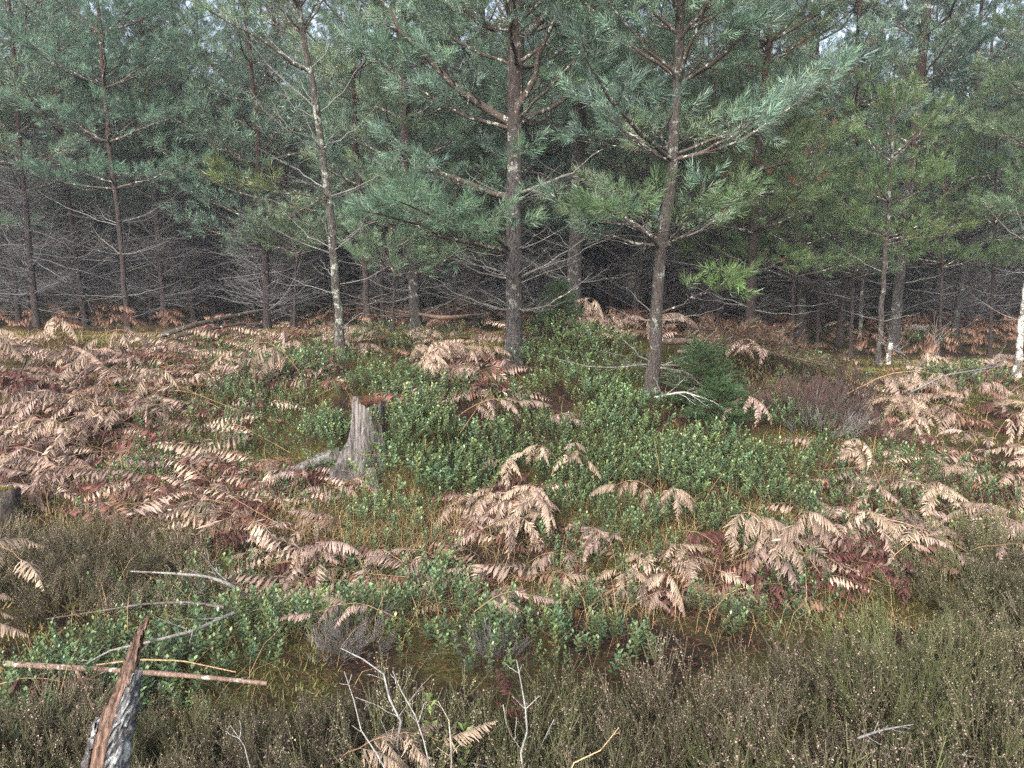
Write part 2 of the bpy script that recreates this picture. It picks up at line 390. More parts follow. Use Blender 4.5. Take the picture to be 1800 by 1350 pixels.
# ------------------------------------------------------------------ near pines, limb by limb
def pine(label, px, r0, r1, bark, whorls=(), explicit=(), H=9.0, seed=0, cat="pine tree", name="pine_tree", tint=None, group="pines standing at the edge of the bank", Y=None, brown=0.0, top=True, deadcol=(0.15, 0.145, 0.135)):
    r = np.random.default_rng(seed)
    b = at(*px[0])
    if Y is not None: b = on_depth(px[0][0], px[0][1], Y); b[2] = hgt(b[0], b[1])
    Yd = b[1]
    pts = [b - np.array([0, 0, 0.12]), b] + [on_depth(x, y, Yd) for x, y in px[1:]]
    pts = np.array(pts); zt = pts[-1, 2]
    if top and zt < H:
        lean = (pts[-1] - pts[-2]) / max(0.3, pts[-1, 2] - pts[-2, 2]); lean[2] = 1
        pts = np.r_[pts, (pts[-1] + lean * (H - zt) * np.array([0.5, 0.5, 1]))[None]]
    Q = resample(pts, 30); Q[2:-1, :2] += r.normal(0, 0.006, (27, 2))
    u = np.clip((Q[:, 2] - b[2]) / max(zt - b[2], 0.5), 0, None)
    rad = np.where(u <= 1, r0 + (r1 - r0) * u, r1 * np.clip(1 - (u - 1) / max(1e-3, u[-1] - 1 + 0.15), 0.08, 1) if u[-1] > 1 else r1)
    rad = rad * (1 + 0.6 * np.exp(-np.clip(Q[:, 2] - b[2], 0, 9) / 0.10)) * r.uniform(0.95, 1.05, 30)
    root = thing(name, label, cat, b, None, group)
    V, F = tubes(Q[None], rad[None], 12)
    tw = Geo(); tw.add(V - b, F, (0.1, 0.1, 0.1)); link("trunk", tw.mesh("trunk", bark, True), root)
    def axis(z): return np.array([np.interp(z, Q[:, 2], Q[:, k]) for k in range(3)])
    def part(path, rr, alive, dens=1.0, bare=0.3, lat=0.5, tn=tint, br=brown):
        Wg, Ng = grow(r, path, rr, alive, dens, bare, 0, lat, tn, wood=(0.085, 0.066, 0.058) if alive else deadcol, brown=br)
        for g_ in (Wg, Ng):
            g_.V = [v - b.astype(np.float32) for v in g_.V]
        br_ = link("branch" if alive else "dead_branch", Wg.mesh("branch", M_twig if alive else M_dead, True), root)
        if Ng.n: tag(link("needle_spray", Ng.mesh("needles", M_needle), br_), kind="stuff")
    for (py, nb, kind, ln, e0, e1, *rest) in whorls:
        base = on_depth(px[0][0], py, Yd)[2]; c = axis(base); a0 = r.random() * 6.28 if not rest else R(rest[0])
        for k in range(nb):
            a = a0 + k * 6.28 / nb + r.normal(0, 0.22); l_ = ln * r.uniform(0.7, 1.2)
            pth = limb_path(r, a, e0 + r.normal(0, 7), e1 + r.normal(0, 8), l_) + c + np.array([0, 0, r.normal(0, 0.03)])
            part(pth, 0.014 * (l_ ** 0.7) if kind == 'live' else 0.0075 * l_ ** 0.6, kind == 'live')
    for (poly, dy, rr, kind, *rest) in explicit:
        n = len(poly); pth = np.array([on_depth(x, y, Yd + dy * i / (n - 1)) for i, (x, y) in enumerate(poly)])
        part(pth, rr, kind == 'live', **(rest[0] if rest else {}))
    if top and zt < H - 0.8:
        k = seed % 2; at_ = axis(zt + 0.1) - b; sv = (H - zt) / 4.6
        link("crown", TOPS[k][0], root, at_, (0, 0, r.random() * 6.28), (min(sv * 1.15, 1.1), min(sv * 1.15, 1.1), sv)); link("crown_limbs", TOPS[k][1], root, at_, root.children[-1].rotation_euler, root.children[-1].scale)
    return root
D_ = 'dead'; L_ = 'live'
# the sturdy pine in the middle
pine("sturdy straight pine in the middle with upswept forking limbs", [(903, 642), (903, 500), (903, 345), (906, 215), (908, 0)], 0.074, 0.066, M_bark,
     [(600, 3, D_, 0.5, 0, 10), (548, 6, D_, 0.75, 8, 15), (493, 7, D_, 0.9, 12, 25), (440, 4, D_, 0.7, 5, 30), (345, 4, D_, 0.8, 5, 25), (215, 3, L_, 1.5, 20, 45, 60), (120, 4, L_, 1.4, 15, 40), (52, 5, L_, 1.5, 15, 45)],
     [([(896, 215), (850, 185), (790, 145), (740, 95), (700, 45), (655, -20)], -0.3, 0.042, L_, dict(bare=0.5, lat=0.36)),
      ([(905, 212), (922, 165), (945, 105), (975, 40), (995, -30)], -0.5, 0.036, L_, dict(bare=0.6, lat=0.35)),
      ([(915, 215), (975, 185), (1030, 150), (1100, 100)], 0.4, 0.026, L_, dict(bare=0.4, lat=0.45)),
      ([(895, 345), (830, 322), (760, 300), (715, 275), (675, 240)], -0.5, 0.030, L_, dict(bare=0.55, lat=0.45)),
      ([(912, 340), (960, 322), (1010, 300), (1060, 262)], -0.6, 0.016, D_),
      ([(897, 445), (850, 430), (790, 420), (740, 400), (690, 385), (640, 370)], -1.3, 0.021, L_, dict(bare=0.35, lat=0.55, tn=(0.135, 0.215, 0.15))),
      ([(897, 440), (860, 410), (800, 395), (740, 380), (690, 350)], -1.7, 0.019, L_, dict(bare=0.3, lat=0.6, tn=(0.14, 0.22, 0.15))),
      ([(870, 50), (840, 38), (815, 15), (800, -25)], -0.4, 0.034, L_, dict(bare=0.5, lat=0.4)),
      ([(925, 62), (955, 30), (985, 0), (1010, -40)], -0.3, 0.036, L_, dict(bare=0.5, lat=0.4)),
      ([(897, 545), (850, 535), (800, 515), (755, 485)], -0.4, 0.012, D_), ([(912, 548), (955, 540), (1000, 515), (1040, 480)], -0.3, 0.010, D_),
      ([(897, 490), (840, 478), (790, 450), (760, 440)], -0.5, 0.012, D_), ([(912, 490), (950, 470), (1000, 440), (1050, 380)], -0.6, 0.011, D_)],
     H=9.5, seed=1)
pine("dark pine just behind the middle one, right of it", [(1008, 588), (1010, 450), (1015, 330), (1020, 150), (1022, 0)], 0.086, 0.07, M_bark,
     [(560, 4, D_, 0.7, 5, 15), (500, 6, D_, 1.0, 8, 25), (440, 5, D_, 1.0, 10, 30), (330, 4, D_, 1.1, 20, 40), (250, 5, L_, 1.5, 25, 48), (160, 5, L_, 1.6, 20, 45), (70, 5, L_, 1.6, 20, 45), (5, 5, L_, 1.5, 20, 40)],
     [([(1022, 332), (1070, 300), (1120, 270), (1170, 225)], -0.3, 0.018, L_, dict(bare=0.6, lat=0.4)), ([(1020, 255), (1050, 225), (1085, 190), (1120, 150)], -0.2, 0.018, L_, dict(bare=0.5)),
      ([(1010, 252), (975, 220), (950, 170), (930, 130)], -0.1, 0.018, L_, dict(bare=0.5)), ([(1015, 335), (960, 310), (900, 290), (850, 250)], 0.5, 0.016, L_, dict(bare=0.5))],
     H=10, seed=2, Y=8.7)
pine("slim grey pine leaning right beside the small spruce", [(1145, 692), (1152, 560), (1162, 450), (1173, 380), (1184, 280), (1190, 140), (1197, 0)], 0.054, 0.034, M_bark_grey,
     [(648, 5, D_, 0.75, -5, 5), (560, 3, D_, 0.6, 0, 25), (432, 3, D_, 0.7, 15, 30), (430, 4, L_, 0.95, 10, 35), (288, 4, L_, 1.35, 20, 35), (142, 6, L_, 1.35, 25, 45), (60, 5, L_, 1.2, 30, 45)],
     [([(1160, 436), (1120, 405), (1090, 385), (1062, 362)], -1.2, 0.012, L_, dict(bare=0.45, lat=0.62, tn=(0.10, 0.155, 0.075))), ([(1168, 432), (1220, 405), (1265, 370), (1305, 335)], -0.6, 0.012, L_, dict(bare=0.45, tn=(0.10, 0.155, 0.07))),
      ([(1182, 288), (1140, 262), (1100, 236), (1068, 210)], -0.2, 0.012, L_, dict(bare=0.5)), ([(1190, 285), (1245, 262), (1310, 225), (1380, 170)], -0.4, 0.016, L_, dict(bare=0.5)),
      ([(1190, 270), (1260, 245), (1330, 212), (1420, 150)], 0.5, 0.014, L_, dict(bare=0.4)), ([(1192, 150), (1240, 120), (1290, 80), (1345, 20)], -0.3, 0.016, L_, dict(bare=0.35)),
      ([(1160, 550), (1215, 525), (1255, 505), (1290, 492)], -0.9, 0.009, L_, dict(bare=0.6, lat=0.5, tn=(0.11, 0.17, 0.065))),
      ([(1150, 645), (1200, 650), (1240, 680), (1262, 700)], -0.5, 0.009, D_), ([(1150, 650), (1210, 625), (1260, 580)], -0.2, 0.008, D_), ([(1148, 640), (1105, 610), (1070, 560)], -0.2, 0.008, D_)],
     H=7.5, seed=3)
pine("thin lichen-crusted half-dead pine left of the middle", [(600, 632), (594, 540), (588, 450), (576, 330), (560, 210), (540, 100), (522, 0)], 0.044, 0.024, M_bark_lich,
     [(590, 3, D_, 0.45, 10, 25), (500, 4, D_, 0.6, 15, 30), (430, 5, D_, 0.8, 20, 45), (345, 4, D_, 0.9, 15, 30), (265, 5, D_, 0.8, 25, 50), (200, 4, D_, 0.9, 30, 55), (120, 4, D_, 0.9, 30, 50), (60, 4, L_, 0.9, 35, 60), (10, 4, L_, 0.9, 35, 60)],
     [([(578, 352), (530, 340), (470, 338), (420, 322), (385, 300)], -0.7, 0.011, L_, dict(bare=0.55, lat=0.42, tn=(0.135, 0.165, 0.072))), ([(580, 445), (530, 430), (490, 405), (450, 380)], -0.4, 0.009, D_),
      ([(545, 125), (520, 115), (470, 78), (420, 48), (370, 20), (335, -15)], -0.6, 0.017, L_, dict(bare=0.8, lat=0.35)), ([(560, 210), (520, 190), (490, 150), (470, 120)], -0.3, 0.009, D_),
      ([(565, 260), (540, 240), (510, 230), (470, 170)], -0.4, 0.010, D_)],
     H=6.2, seed=4, deadcol=(0.17, 0.17, 0.16))
pine("red-barked pine behind the lichen-crusted one", [(733, 600), (725, 450), (716, 300), (710, 150), (704, 0)], 0.080, 0.066, M_bark,
     [(555, 5, D_, 0.8, 5, 20), (510, 4, D_, 0.9, 5, 30), (465, 6, D_, 1.0, 10, 30), (410, 4, D_, 1.0, 10, 35), (350, 4, L_, 1.2, 15, 35), (290, 5, L_, 1.4, 15, 40), (210, 5, L_, 1.5, 20, 40), (130, 5, L_, 1.5, 20, 45), (50, 5, L_, 1.5, 20, 45)],
     [], H=10, seed=5, Y=10.3)
pine("slender dim pine between the lichen-crusted and red-barked pines", [(648, 588), (640, 450), (628, 300), (622, 150)], 0.05, 0.03, M_bark_dark,
     [(530, 5, D_, 0.7, 5, 20), (470, 5, D_, 0.8, 10, 30), (400, 5, D_, 0.8, 15, 35), (330, 4, L_, 1.0, 20, 40), (250, 5, L_, 1.1, 25, 45), (180, 5, L_, 1.1, 25, 45)], [], H=6.8, seed=6, Y=10.8)
pine("slender pine with rusty needles, right of the small spruce", [(1316, 645), (1318, 560), (1324, 400), (1332, 280), (1350, 100)], 0.058, 0.032, M_bark_dark,
     [(600, 4, D_, 0.6, -5, 10), (545, 4, D_, 0.9, 0, 20), (470, 4, D_, 0.9, 5, 20), (405, 5, L_, 1.1, 10, 30), (340, 4, L_, 1.0, 15, 40), (300, 4, L_, 1.1, 20, 40), (240, 4, L_, 1.0, 25, 45), (110, 5, L_, 0.9, 25, 45)],
     [([(1325, 470), (1370, 455), (1405, 470)], -0.7, 0.008, L_, dict(tn=(0.11, 0.165, 0.07)))], H=6.5, seed=7, brown=0.06, tint=(0.12, 0.165, 0.085), Y=8.4)
pine("straight grey pine in the right-hand clearing", [(1411, 542), (1414, 400), (1420, 250), (1432, 100), (1438, 0)], 0.082, 0.06, M_bark_grey,
     [(510, 5, D_, 0.7, 0, 10), (465, 5, D_, 0.9, 5, 20), (420, 5, D_, 1.0, 10, 25), (370, 4, L_, 1.3, 10, 25), (300, 5, L_, 1.5, 15, 35), (230, 5, L_, 1.6, 20, 40), (150, 5, L_, 1.6, 20, 40), (70, 5, L_, 1.6, 20, 45)], [], H=10, seed=8, Y=12.5)
pine("young light green pine sapling right of the clearing", [(1545, 622), (1552, 520), (1560, 400), (1568, 280), (1572, 150)], 0.034, 0.012, M_bark_grey,
     [(560, 3, D_, 0.5, 5, 20), (480, 3, D_, 0.6, 10, 20), (415, 4, L_, 0.75, 10, 30), (360, 5, L_, 0.8, 20, 35), (280, 5, L_, 0.75, 30, 50), (215, 5, L_, 0.5, 45, 65)],
     [([(1556, 430), (1600, 420), (1650, 415), (1700, 400)], -0.5, 0.009, L_, dict(bare=0.3, lat=0.4, tn=(0.125, 0.175, 0.06)))], H=4.3, seed=9, tint=(0.105, 0.16, 0.066), Y=9.0, top=False)
pine("forked-limbed pine behind the sapling", [(1572, 572), (1590, 400), (1605, 250), (1622, 100), (1630, 0)], 0.085, 0.062, M_bark,
     [(500, 6, D_, 0.9, 5, 25), (440, 5, D_, 1.1, 10, 30), (390, 5, D_, 1.2, 15, 35), (330, 4, L_, 1.3, 15, 35), (255, 5, L_, 1.5, 20, 40), (150, 5, L_, 1.6, 25, 45), (60, 5, L_, 1.6, 25, 45)], [], H=10, seed=10, Y=11.6)
pine("thin pale bare pine pole in the right-hand clearing", [(1514, 556), (1517, 470), (1521, 390), (1524, 330)], 0.032, 0.018, M_bark_lich,
     [(520, 3, D_, 0.4, 5, 20), (450, 4, D_, 0.5, 10, 30), (400, 4, D_, 0.5, 15, 30), (350, 4, L_, 0.6, 30, 50)], [], H=3.4, seed=11, Y=11.5, top=False)
pine("white-barked birch sapling cut by the right edge", [(1787, 655), (1794, 590), (1806, 480), (1815, 300)], 0.036, 0.02, M_birch,
     [(560, 3, D_, 0.5, 20, 40), (430, 4, D_, 0.7, 30, 50)], [], H=3.4, seed=12, cat="birch tree", name="birch_tree", group=None, Y=8.2, top=False)
pine("pine at the right edge with low green boughs", [(1850, 600), (1860, 400), (1870, 200), (1880, 0)], 0.06, 0.04, M_bark_grey,
     [(480, 4, D_, 0.8, 5, 20), (385, 6, L_, 1.1, 5, 20), (280, 6, L_, 1.2, 15, 35), (180, 6, L_, 1.2, 20, 40), (80, 6, L_, 1.1, 25, 45)], [], H=7, seed=13, tint=(0.115, 0.165, 0.095), Y=9.2)
pine("slender leafy pine in front of the dark wood at far left", [(228, 603), (215, 450), (197, 300), (185, 180), (172, 0)], 0.04, 0.022, M_bark_dark,
     [(520, 5, D_, 0.9, 0, 20), (450, 6, D_, 1.0, 10, 30), (390, 6, D_, 1.1, 15, 40), (330, 5, L_, 1.2, 10, 30), (250, 5, L_, 1.3, 20, 40), (155, 6, L_, 1.4, 20, 45), (60, 6, L_, 1.3, 25, 45)], [], H=8, seed=14, Y=11.2, tint=(0.11, 0.185, 0.135))

for i, (bx, by, Yd, hp, tn_, lb) in enumerate([(515, 560, 11.5, 430, (0.10, 0.15, 0.085), "knee-bare young pine with one green tuft, left of the lichen-crusted pine"), (1262, 570, 11.0, 300, (0.12, 0.17, 0.075), "young light green pine behind the leaning pine"),
        (1440, 560, 11.0, 260, (0.115, 0.165, 0.08), "young pine beside the straight grey one in the clearing"), (1655, 575, 10.6, 240, (0.115, 0.17, 0.075), "young bushy pine left of the right-hand grey pine"), (800, 575, 10.8, 330, (0.11, 0.16, 0.09), "young pine half hidden behind the middle pine's left boughs"), (1745, 580, 10.5, 200, (0.11, 0.16, 0.085), "young pine near the right edge behind the birch"),
        (1392, 600, 9.6, 290, (0.13, 0.185, 0.095), "young feathery pine left of the straight grey one"), (690, 592, 9.8, 350, (0.125, 0.19, 0.115), "young pale green pine left of the red-barked one"), (1497, 590, 10.0, 300, (0.125, 0.185, 0.10), "young pine left of the thin pale pole")]):
    st = (by - 90 - hp) / 4
    pine(lb, [(bx, by), (bx + 4, (by + hp) / 2), (bx + 8, hp)], 0.026, 0.008, M_bark_dark, [(by - 60, 3, D_, 0.5, 5, 20)] + [(by - 110 - st * k, 5, L_, 0.85 - 0.1 * k, 12 + 8 * k, 32 + 8 * k) for k in range(5) if by - 110 - st * k > hp - 5], [], H=2.2, seed=60 + i, tint=tn_, Y=Yd, top=False, group="young pines under the taller ones")

# ------------------------------------------------------------------ the wood behind
r = np.random.default_rng(33)
PROTO = [forest_tree(r, r.uniform(6.6, 8.6), zl, r.uniform(0.042, 0.064), b_, dn, gr) for zl, b_, dn, gr in
         ((2.2, M_bark_dark, 100, 1.2), (2.6, M_bark_dark, 110, 1.2), (1.9, M_bark_dark, 90, 1.3), (2.4, M_bark_dark, 100, 1.2), (1.3, M_bark_dark, 70, 1.5), (1.8, M_bark, 80, 1.4))]
def plant(px_label, x, y, k, s, rz, lean=(0, 0), group="pines of the wood behind"):
    e = thing("pine_tree", px_label, "pine tree", (x, y, float(hgt(x, y))), (lean[0], lean[1], rz), group, s)
    for nm, me in zip(("trunk", "crown", "limb_framework", "dead_lower_branches"), PROTO[k]): link(nm, me, e)
    return e
near = [(65, 575, 12.0, 0, "dark pine trunk nearest the left edge of the picture"), (150, 568, 12.6, 1, "dark upright pine second from the left edge"), (30, 545, 13.4, 2, "dim pine half cut off by the left edge"),
        (340, 545, 14.0, 3, "dark pine behind the fallen trunk on the left"), (375, 520, 15.5, 1, "dim pine deep behind the fallen trunk"), (470, 572, 12.2, 4, "bushy-twigged grey pine left of the lichen-crusted one"),
        (515, 545, 13.5, 0, "dim pine between two twiggy pines, left of middle"), (290, 560, 13.0, 0, "dark pine over the straw-coloured grass on the left"), (265, 540, 14.6, 2, "dim pine in the dark left wood, among bare twigs"),
        (1117, 560, 13.0, 5, "red-stemmed pine seen between the dark and the leaning pine"), (1230, 545, 14.5, 4, "dim pine right of the leaning grey pine"), (1682, 556, 12.4, 5, "grey pine at the right with bare lower trunk"),
        (1706, 532, 14.0, 4, "dark pine beside the grey one at far right"), (1775, 525, 15.0, 5, "dim pine near the right edge"), (1478, 512, 16.5, 4, "dark pine at the back of the clearing"),
        (1615, 520, 16.0, 5, "dim pine behind the forked-limbed pine"), (790, 545, 14.2, 3, "dim pine between the red-barked and middle pines"), (850, 530, 15.8, 0, "dark pine just left behind the middle pine"), (1075, 535, 15.2, 3, "dim pine right behind the dark middle pine")]
spots = []
for px, py, Yd, k, lb in near:
    p_ = on_depth(px, py, Yd); spots.append((p_[0], Yd)); plant(lb, p_[0], Yd, k, rng.uniform(0.9, 1.08), rng.random() * 6.28, (rng.normal(0, 0.02), rng.normal(0, 0.02)))
spots += [(0.0, 8.0), (0.8, 9.4)]
cnt = 0
for tries in range(9000):
    y = 11.8 + 21 * rng.random() ** 0.9; x = rng.uniform(-1, 1) * (0.74 * y + 2.5)
    left = x < -0.12 * y
    if not left and y < 14 and rng.random() < 0.35: continue
    md = (1.3 if left else 1.3) * (1 + max(0, y - 22) * 0.012)
    if min((x - a) ** 2 + (y - b) ** 2 for a, b in spots) < md * md: continue
    spots.append((x, y)); cnt += 1
    pxx = 900 + FPX * x / y; side = next(nm for lim, nm in ((150, "beyond the trunks at the left edge"), (300, "beyond the slender leafy pine at far left"), (430, "beyond the fallen log at left"), (560, "beyond the twiggy pine left of the lichen-crusted one"), (680, "beyond the lichen-crusted pine"), (800, "beyond the red-barked pine"), (960, "beyond the sturdy middle pine"), (1080, "beyond the dark pine right of middle"),
                 (1250, "beyond the leaning grey pine"), (1380, "beyond the pine with rusty needles"), (1480, "beyond the straight grey pine"), (1620, "beyond the light green sapling"), (1740, "beyond the young bushy pine at right"), (9999, "beyond the white birch at the right edge")) if pxx < lim)
    deep = "very dim distant pine" if y > 22 else ("slim dim pine" if y > 16 else "slim dark pine")
    plant(f"{deep} {side}", x, y,
          int(rng.choice([0, 1, 2, 3])) if left else int(rng.choice([4, 5, 3, 2])), rng.uniform(0.8, 1.12) * (0.7 if y > 13 and min(abs(x / y - v) for v in (-0.36, 0.385)) < 0.03 else 1.0), rng.random() * 6.28, (rng.normal(0, 0.025), rng.normal(0, 0.025)), f"{deep}s {side}")
    if cnt >= 250: break
print("forest trees", cnt)

# ------------------------------------------------------------------ bracken
TAN = np.array([0.42, 0.315, 0.245]); RED = np.array([0.125, 0.055, 0.048]); MIDT = np.array([0.27, 0.155, 0.11]); PINK = np.array([0.365, 0.268, 0.225])
def comb(r, Lr, e0, e1, npair, pl, droop, c0, sweep=58, curl=0.5, twist=0.4, lite=False):
    """one leaflet of dead bracken along +X: a thin rib with pairs of curled finger-like lobes"""
    B = Geo(); n = 14
    e = np.radians(np.linspace(e0, e1, n - 1) + r.normal(0, 4, n - 1)); a = np.cumsum(r.normal(0, 0.06, n - 1)) + np.linspace(0, r.normal(0, 0.35), n - 1)
    st = np.stack([np.cos(e) * np.cos(a), np.cos(e) * np.sin(a), np.sin(e)], 1) * Lr / (n - 1)
    P = np.r_[np.zeros((1, 3)), np.cumsum(st, 0)]; T = unit(np.gradient(P, axis=0))
    V, F = tubes(P[None], np.linspace(0.0024, 0.0008, n)[None], 3); B.add(V, F, c0 * 0.6)
    u = (np.arange(npair) + 0.3) / npair; s = 0.06 + 0.93 * u; roll = np.cumsum(r.normal(0, 0.10, npair)) * twist
    def ip(A): return np.stack([np.interp(s * (n - 1), np.arange(n), A[:, c]) for c in range(3)], 1)
    p0, t0 = ip(P), unit(ip(T)); nv = unit(np.cross(np.array([[0, 0, 1.0]]), t0)); up = np.cross(t0, nv)
    nv, up = nv * np.cos(roll)[:, None] + up * np.sin(roll)[:, None], up * np.cos(roll)[:, None] - nv * np.sin(roll)[:, None]
    for sd in (1, -1):
        ln = pl * np.interp(u, [0, 0.12, 0.3, 1], [0.7, 0.95, 1.0, 0.12]) * r.uniform(0.7, 1.15, npair); wd = np.minimum(Lr / npair * 0.80, ln * 0.36) * r.uniform(0.8, 1.15, npair)
        dr = np.radians(droop + r.normal(0, 22, npair)); sw = np.radians(sweep + r.normal(0, 8, npair)); cu = curl * r.uniform(0.2, 2.2, npair)
        side = nv * sd * np.cos(dr)[:, None] - up * np.sin(dr)[:, None]; d = unit(t0 * np.cos(sw)[:, None] + side * np.sin(sw)[:, None])
        nrm = unit(np.cross(d, t0) * sd * -1); nrm = np.where(np.sum(nrm * up, 1, keepdims=True) < 0, -nrm, nrm); w = unit(np.cross(nrm, d)); rows = []
        for f, wf in ((0, 0.5), (0.3, 1.0), (0.62, 0.85), (0.86, 0.5)):
            c = p0 + d * (ln * f)[:, None] - nrm * (cu * ln * f * f * 0.6)[:, None] - np.array([0, 0, 1]) * (0.25 * ln * f * f)[:, None] + w * (r.normal(0, 0.05, npair) * ln * f)[:, None]
            h = w * (wd * wf * 0.5)[:, None]; dip = nrm * (wd * 0.22)[:, None] * (1 if f else 0); rows += [c - h - dip, c, c + h - dip]
        c = p0 + d * ln[:, None] - nrm * (cu * ln * 0.6)[:, None] - np.array([0, 0, 1]) * (0.25 * ln)[:, None]; rows.append(c)
        A = np.stack(rows, 1); m = 13; kk = np.arange(npair)[:, None] * m; fs = []
        for q in range(3):
            for z in (0, 1): o = 3 * q + z; fs += [kk + np.array([[o, o + 1, o + 4]]), kk + np.array([[o, o + 4, o + 3]])]
        fs += [kk + np.array([[9, 10, 12]]), kk + np.array([[10, 11, 12]])]
        if lite: fs = [kk + np.array([[1, 6, 8]]), kk + np.array([[6, 12, 8]])]
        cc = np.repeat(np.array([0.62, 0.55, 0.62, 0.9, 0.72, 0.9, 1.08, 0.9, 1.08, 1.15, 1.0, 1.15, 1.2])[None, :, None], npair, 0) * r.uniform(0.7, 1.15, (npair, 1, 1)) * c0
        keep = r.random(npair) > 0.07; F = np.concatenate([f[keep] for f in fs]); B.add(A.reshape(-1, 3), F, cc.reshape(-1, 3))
    return B
r = np.random.default_rng(5)
FR = {}; STALK = {}
U = lambda a, b: (lambda q: q.uniform(a, b)); I = lambda a, b: (lambda q: int(q.integers(a, b)))
def fam(key, n, c0, stalk, **kw):
    FR[key] = []; STALK[key] = []
    for _ in range(n):
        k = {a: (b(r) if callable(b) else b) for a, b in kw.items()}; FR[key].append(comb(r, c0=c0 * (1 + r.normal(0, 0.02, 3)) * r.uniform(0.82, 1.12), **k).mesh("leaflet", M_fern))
    for _ in range(4):
        e0, e1, ln = stalk; m = 12; e = np.radians(np.interp(np.linspace(0, 1, m - 1), [0, 0.45, 1], [e0, e0 * 0.7, e1]) + r.normal(0, 5, m - 1)); a = np.cumsum(r.normal(0, 0.09, m - 1)); l_ = ln * r.uniform(0.8, 1.2)
        P = np.r_[np.zeros((1, 3)), np.cumsum(np.stack([np.cos(e) * np.cos(a), np.cos(e) * np.sin(a), np.sin(e)], 1) * l_ / (m - 1), 0)]; V, F = tubes(P[None], np.linspace(0.0042, 0.0014, m)[None], 4); g_ = Geo(); g_.add(V, F, np.array([0.36, 0.23, 0.13]) * r.uniform(0.6, 1.2)); STALK[key].append((g_.mesh("stalk", M_dry), P))
fam("arch", 7, TAN, (64, -30, 0.62), Lr=U(0.30, 0.46), e0=U(-15, 10), e1=U(-85, -60), npair=I(21, 27), pl=U(0.065, 0.095), droop=U(20, 60))
fam("low", 7, PINK, (34, -22, 0.60), Lr=U(0.28, 0.44), e0=U(-10, 12), e1=U(-80, -35), npair=I(20, 27), pl=U(0.06, 0.09), droop=U(15, 50))
fam("flat", 4, MIDT, (16, -8, 0.5), Lr=U(0.25, 0.4), e0=U(0, 10), e1=U(-25, -5), npair=I(19, 24), pl=U(0.055, 0.085), droop=U(5, 30))
fam("red", 5, RED, (18, -10, 0.5), Lr=U(0.25, 0.4), e0=U(0, 12), e1=U(-35, -10), npair=I(12, 16), pl=U(0.07, 0.10), droop=U(0, 45), curl=0.8, twist=1.2)
fam("braid", 6, PINK * 1.05, (26, -20, 0.55), Lr=U(0.3, 0.46), e0=U(0, 15), e1=U(-75, -30), npair=I(22, 28), pl=U(0.055, 0.08), droop=U(45, 75), sweep=42, curl=0.9)
fam("fan", 4, TAN * 1.05, (26, -18, 0.62), Lr=U(0.32, 0.44), e0=U(0, 10), e1=U(-40, -18), npair=I(24, 30), pl=U(0.065, 0.09), droop=U(5, 25), curl=0.4)
def put_frond(kind, p, az, s, label, group="dry bracken fronds on the bank", lift=0.0, tilt=(0, 0), nl=None):
    me, P_ = STALK[kind][int(rng.integers(4))]
    e = thing("bracken_frond", label, "fern frond", (p[0], p[1], float(hgt(p[0], p[1])) - 0.015 + lift), (tilt[0], tilt[1], az), group, s * 1.15)
    link("stalk", me, e); nl = nl or int(rng.integers(4, 8)); T = unit(np.gradient(P_, axis=0))
    for k in range(nl):
        u = 0.38 + 0.62 * (k + 0.5) / nl if k < nl - 1 else 1.0; i = int(u * 11); t = T[i]; yaw = math.atan2(t[1], t[0]); sd = 1 if k % 2 else -1
        a = yaw + (sd * R(rng.uniform(30, 72)) if k < nl - 1 else rng.normal(0, 0.2)); sc_k = (1.12 - 0.5 * u) * rng.uniform(0.7, 1.15) if k < nl - 1 else 0.8
        link("leaflet", FR[kind][int(rng.integers(len(FR[kind])))], e, P_[i], (rng.normal(0, 0.3), rng.normal(0.05, 0.2), a), sc_k)
    return e
def scatter(n, poly, kinds, az_mean, az_sd, smin, smax, label, group, back=0.35):
    """fronds over a patch given by its corners; the frond's middle, not its root, falls on the spot"""
    poly = np.array(poly, float); x0, y0 = poly.min(0); x1, y1 = poly.max(0); k = 0
    while k < n:
        x, y = rng.uniform(x0, x1), rng.uniform(y0, y1); ins = False
        for a, b in zip(poly, np.roll(poly, -1, 0)):
            if (a[1] > y) != (b[1] > y) and x < (b[0] - a[0]) * (y - a[1]) / (b[1] - a[1]) + a[0]: ins = not ins
        if not ins: continue
        p = at(x, y); az = R(az_mean + rng.normal(0, az_sd)); s = rng.uniform(smin, smax) * (0.95 if rng.random() < 0.6 else 0.72); kd = str(rng.choice(kinds))
        q = p - back * s * np.array([math.cos(az), math.sin(az), 0])
        tone = {"arch": "tan arching", "low": "pinkish tan low-lying", "flat": "brown flattened", "red": "dark red-brown crumpled", "fan": "pale tan spread", "braid": "pinkish braid-like"}[kd]
        put_frond(kd, q, az, s, tilt=(rng.normal(0, 0.3), rng.normal(0, 0.12)), label=f"{tone} dry bracken frond {label}", group=f"{tone} bracken fronds {group}"); k += 1
scatter(62, [(-30, 690), (250, 590), (560, 585), (600, 640), (430, 700), (330, 790), (200, 840), (60, 900), (-30, 910)], ["low", "braid", "braid", "braid", "arch", "flat", "red"], 222, 45, 0.75, 1.15, "on the left slope of the bank", "on the left slope")
scatter(22, [(-30, 660), (120, 610), (330, 620), (300, 760), (120, 880), (-30, 900)], ["braid", "braid", "low", "arch", "red"], 215, 45, 0.8, 1.2, "at the far left of the slope", "at the far left")
scatter(16, [(220, 840), (420, 790), (640, 870), (600, 940), (420, 960), (200, 930)], ["braid", "flat", "red", "low"], 230, 55, 0.6, 0.9, "at the foot of the slope left of the stump", "at the foot of the slope")
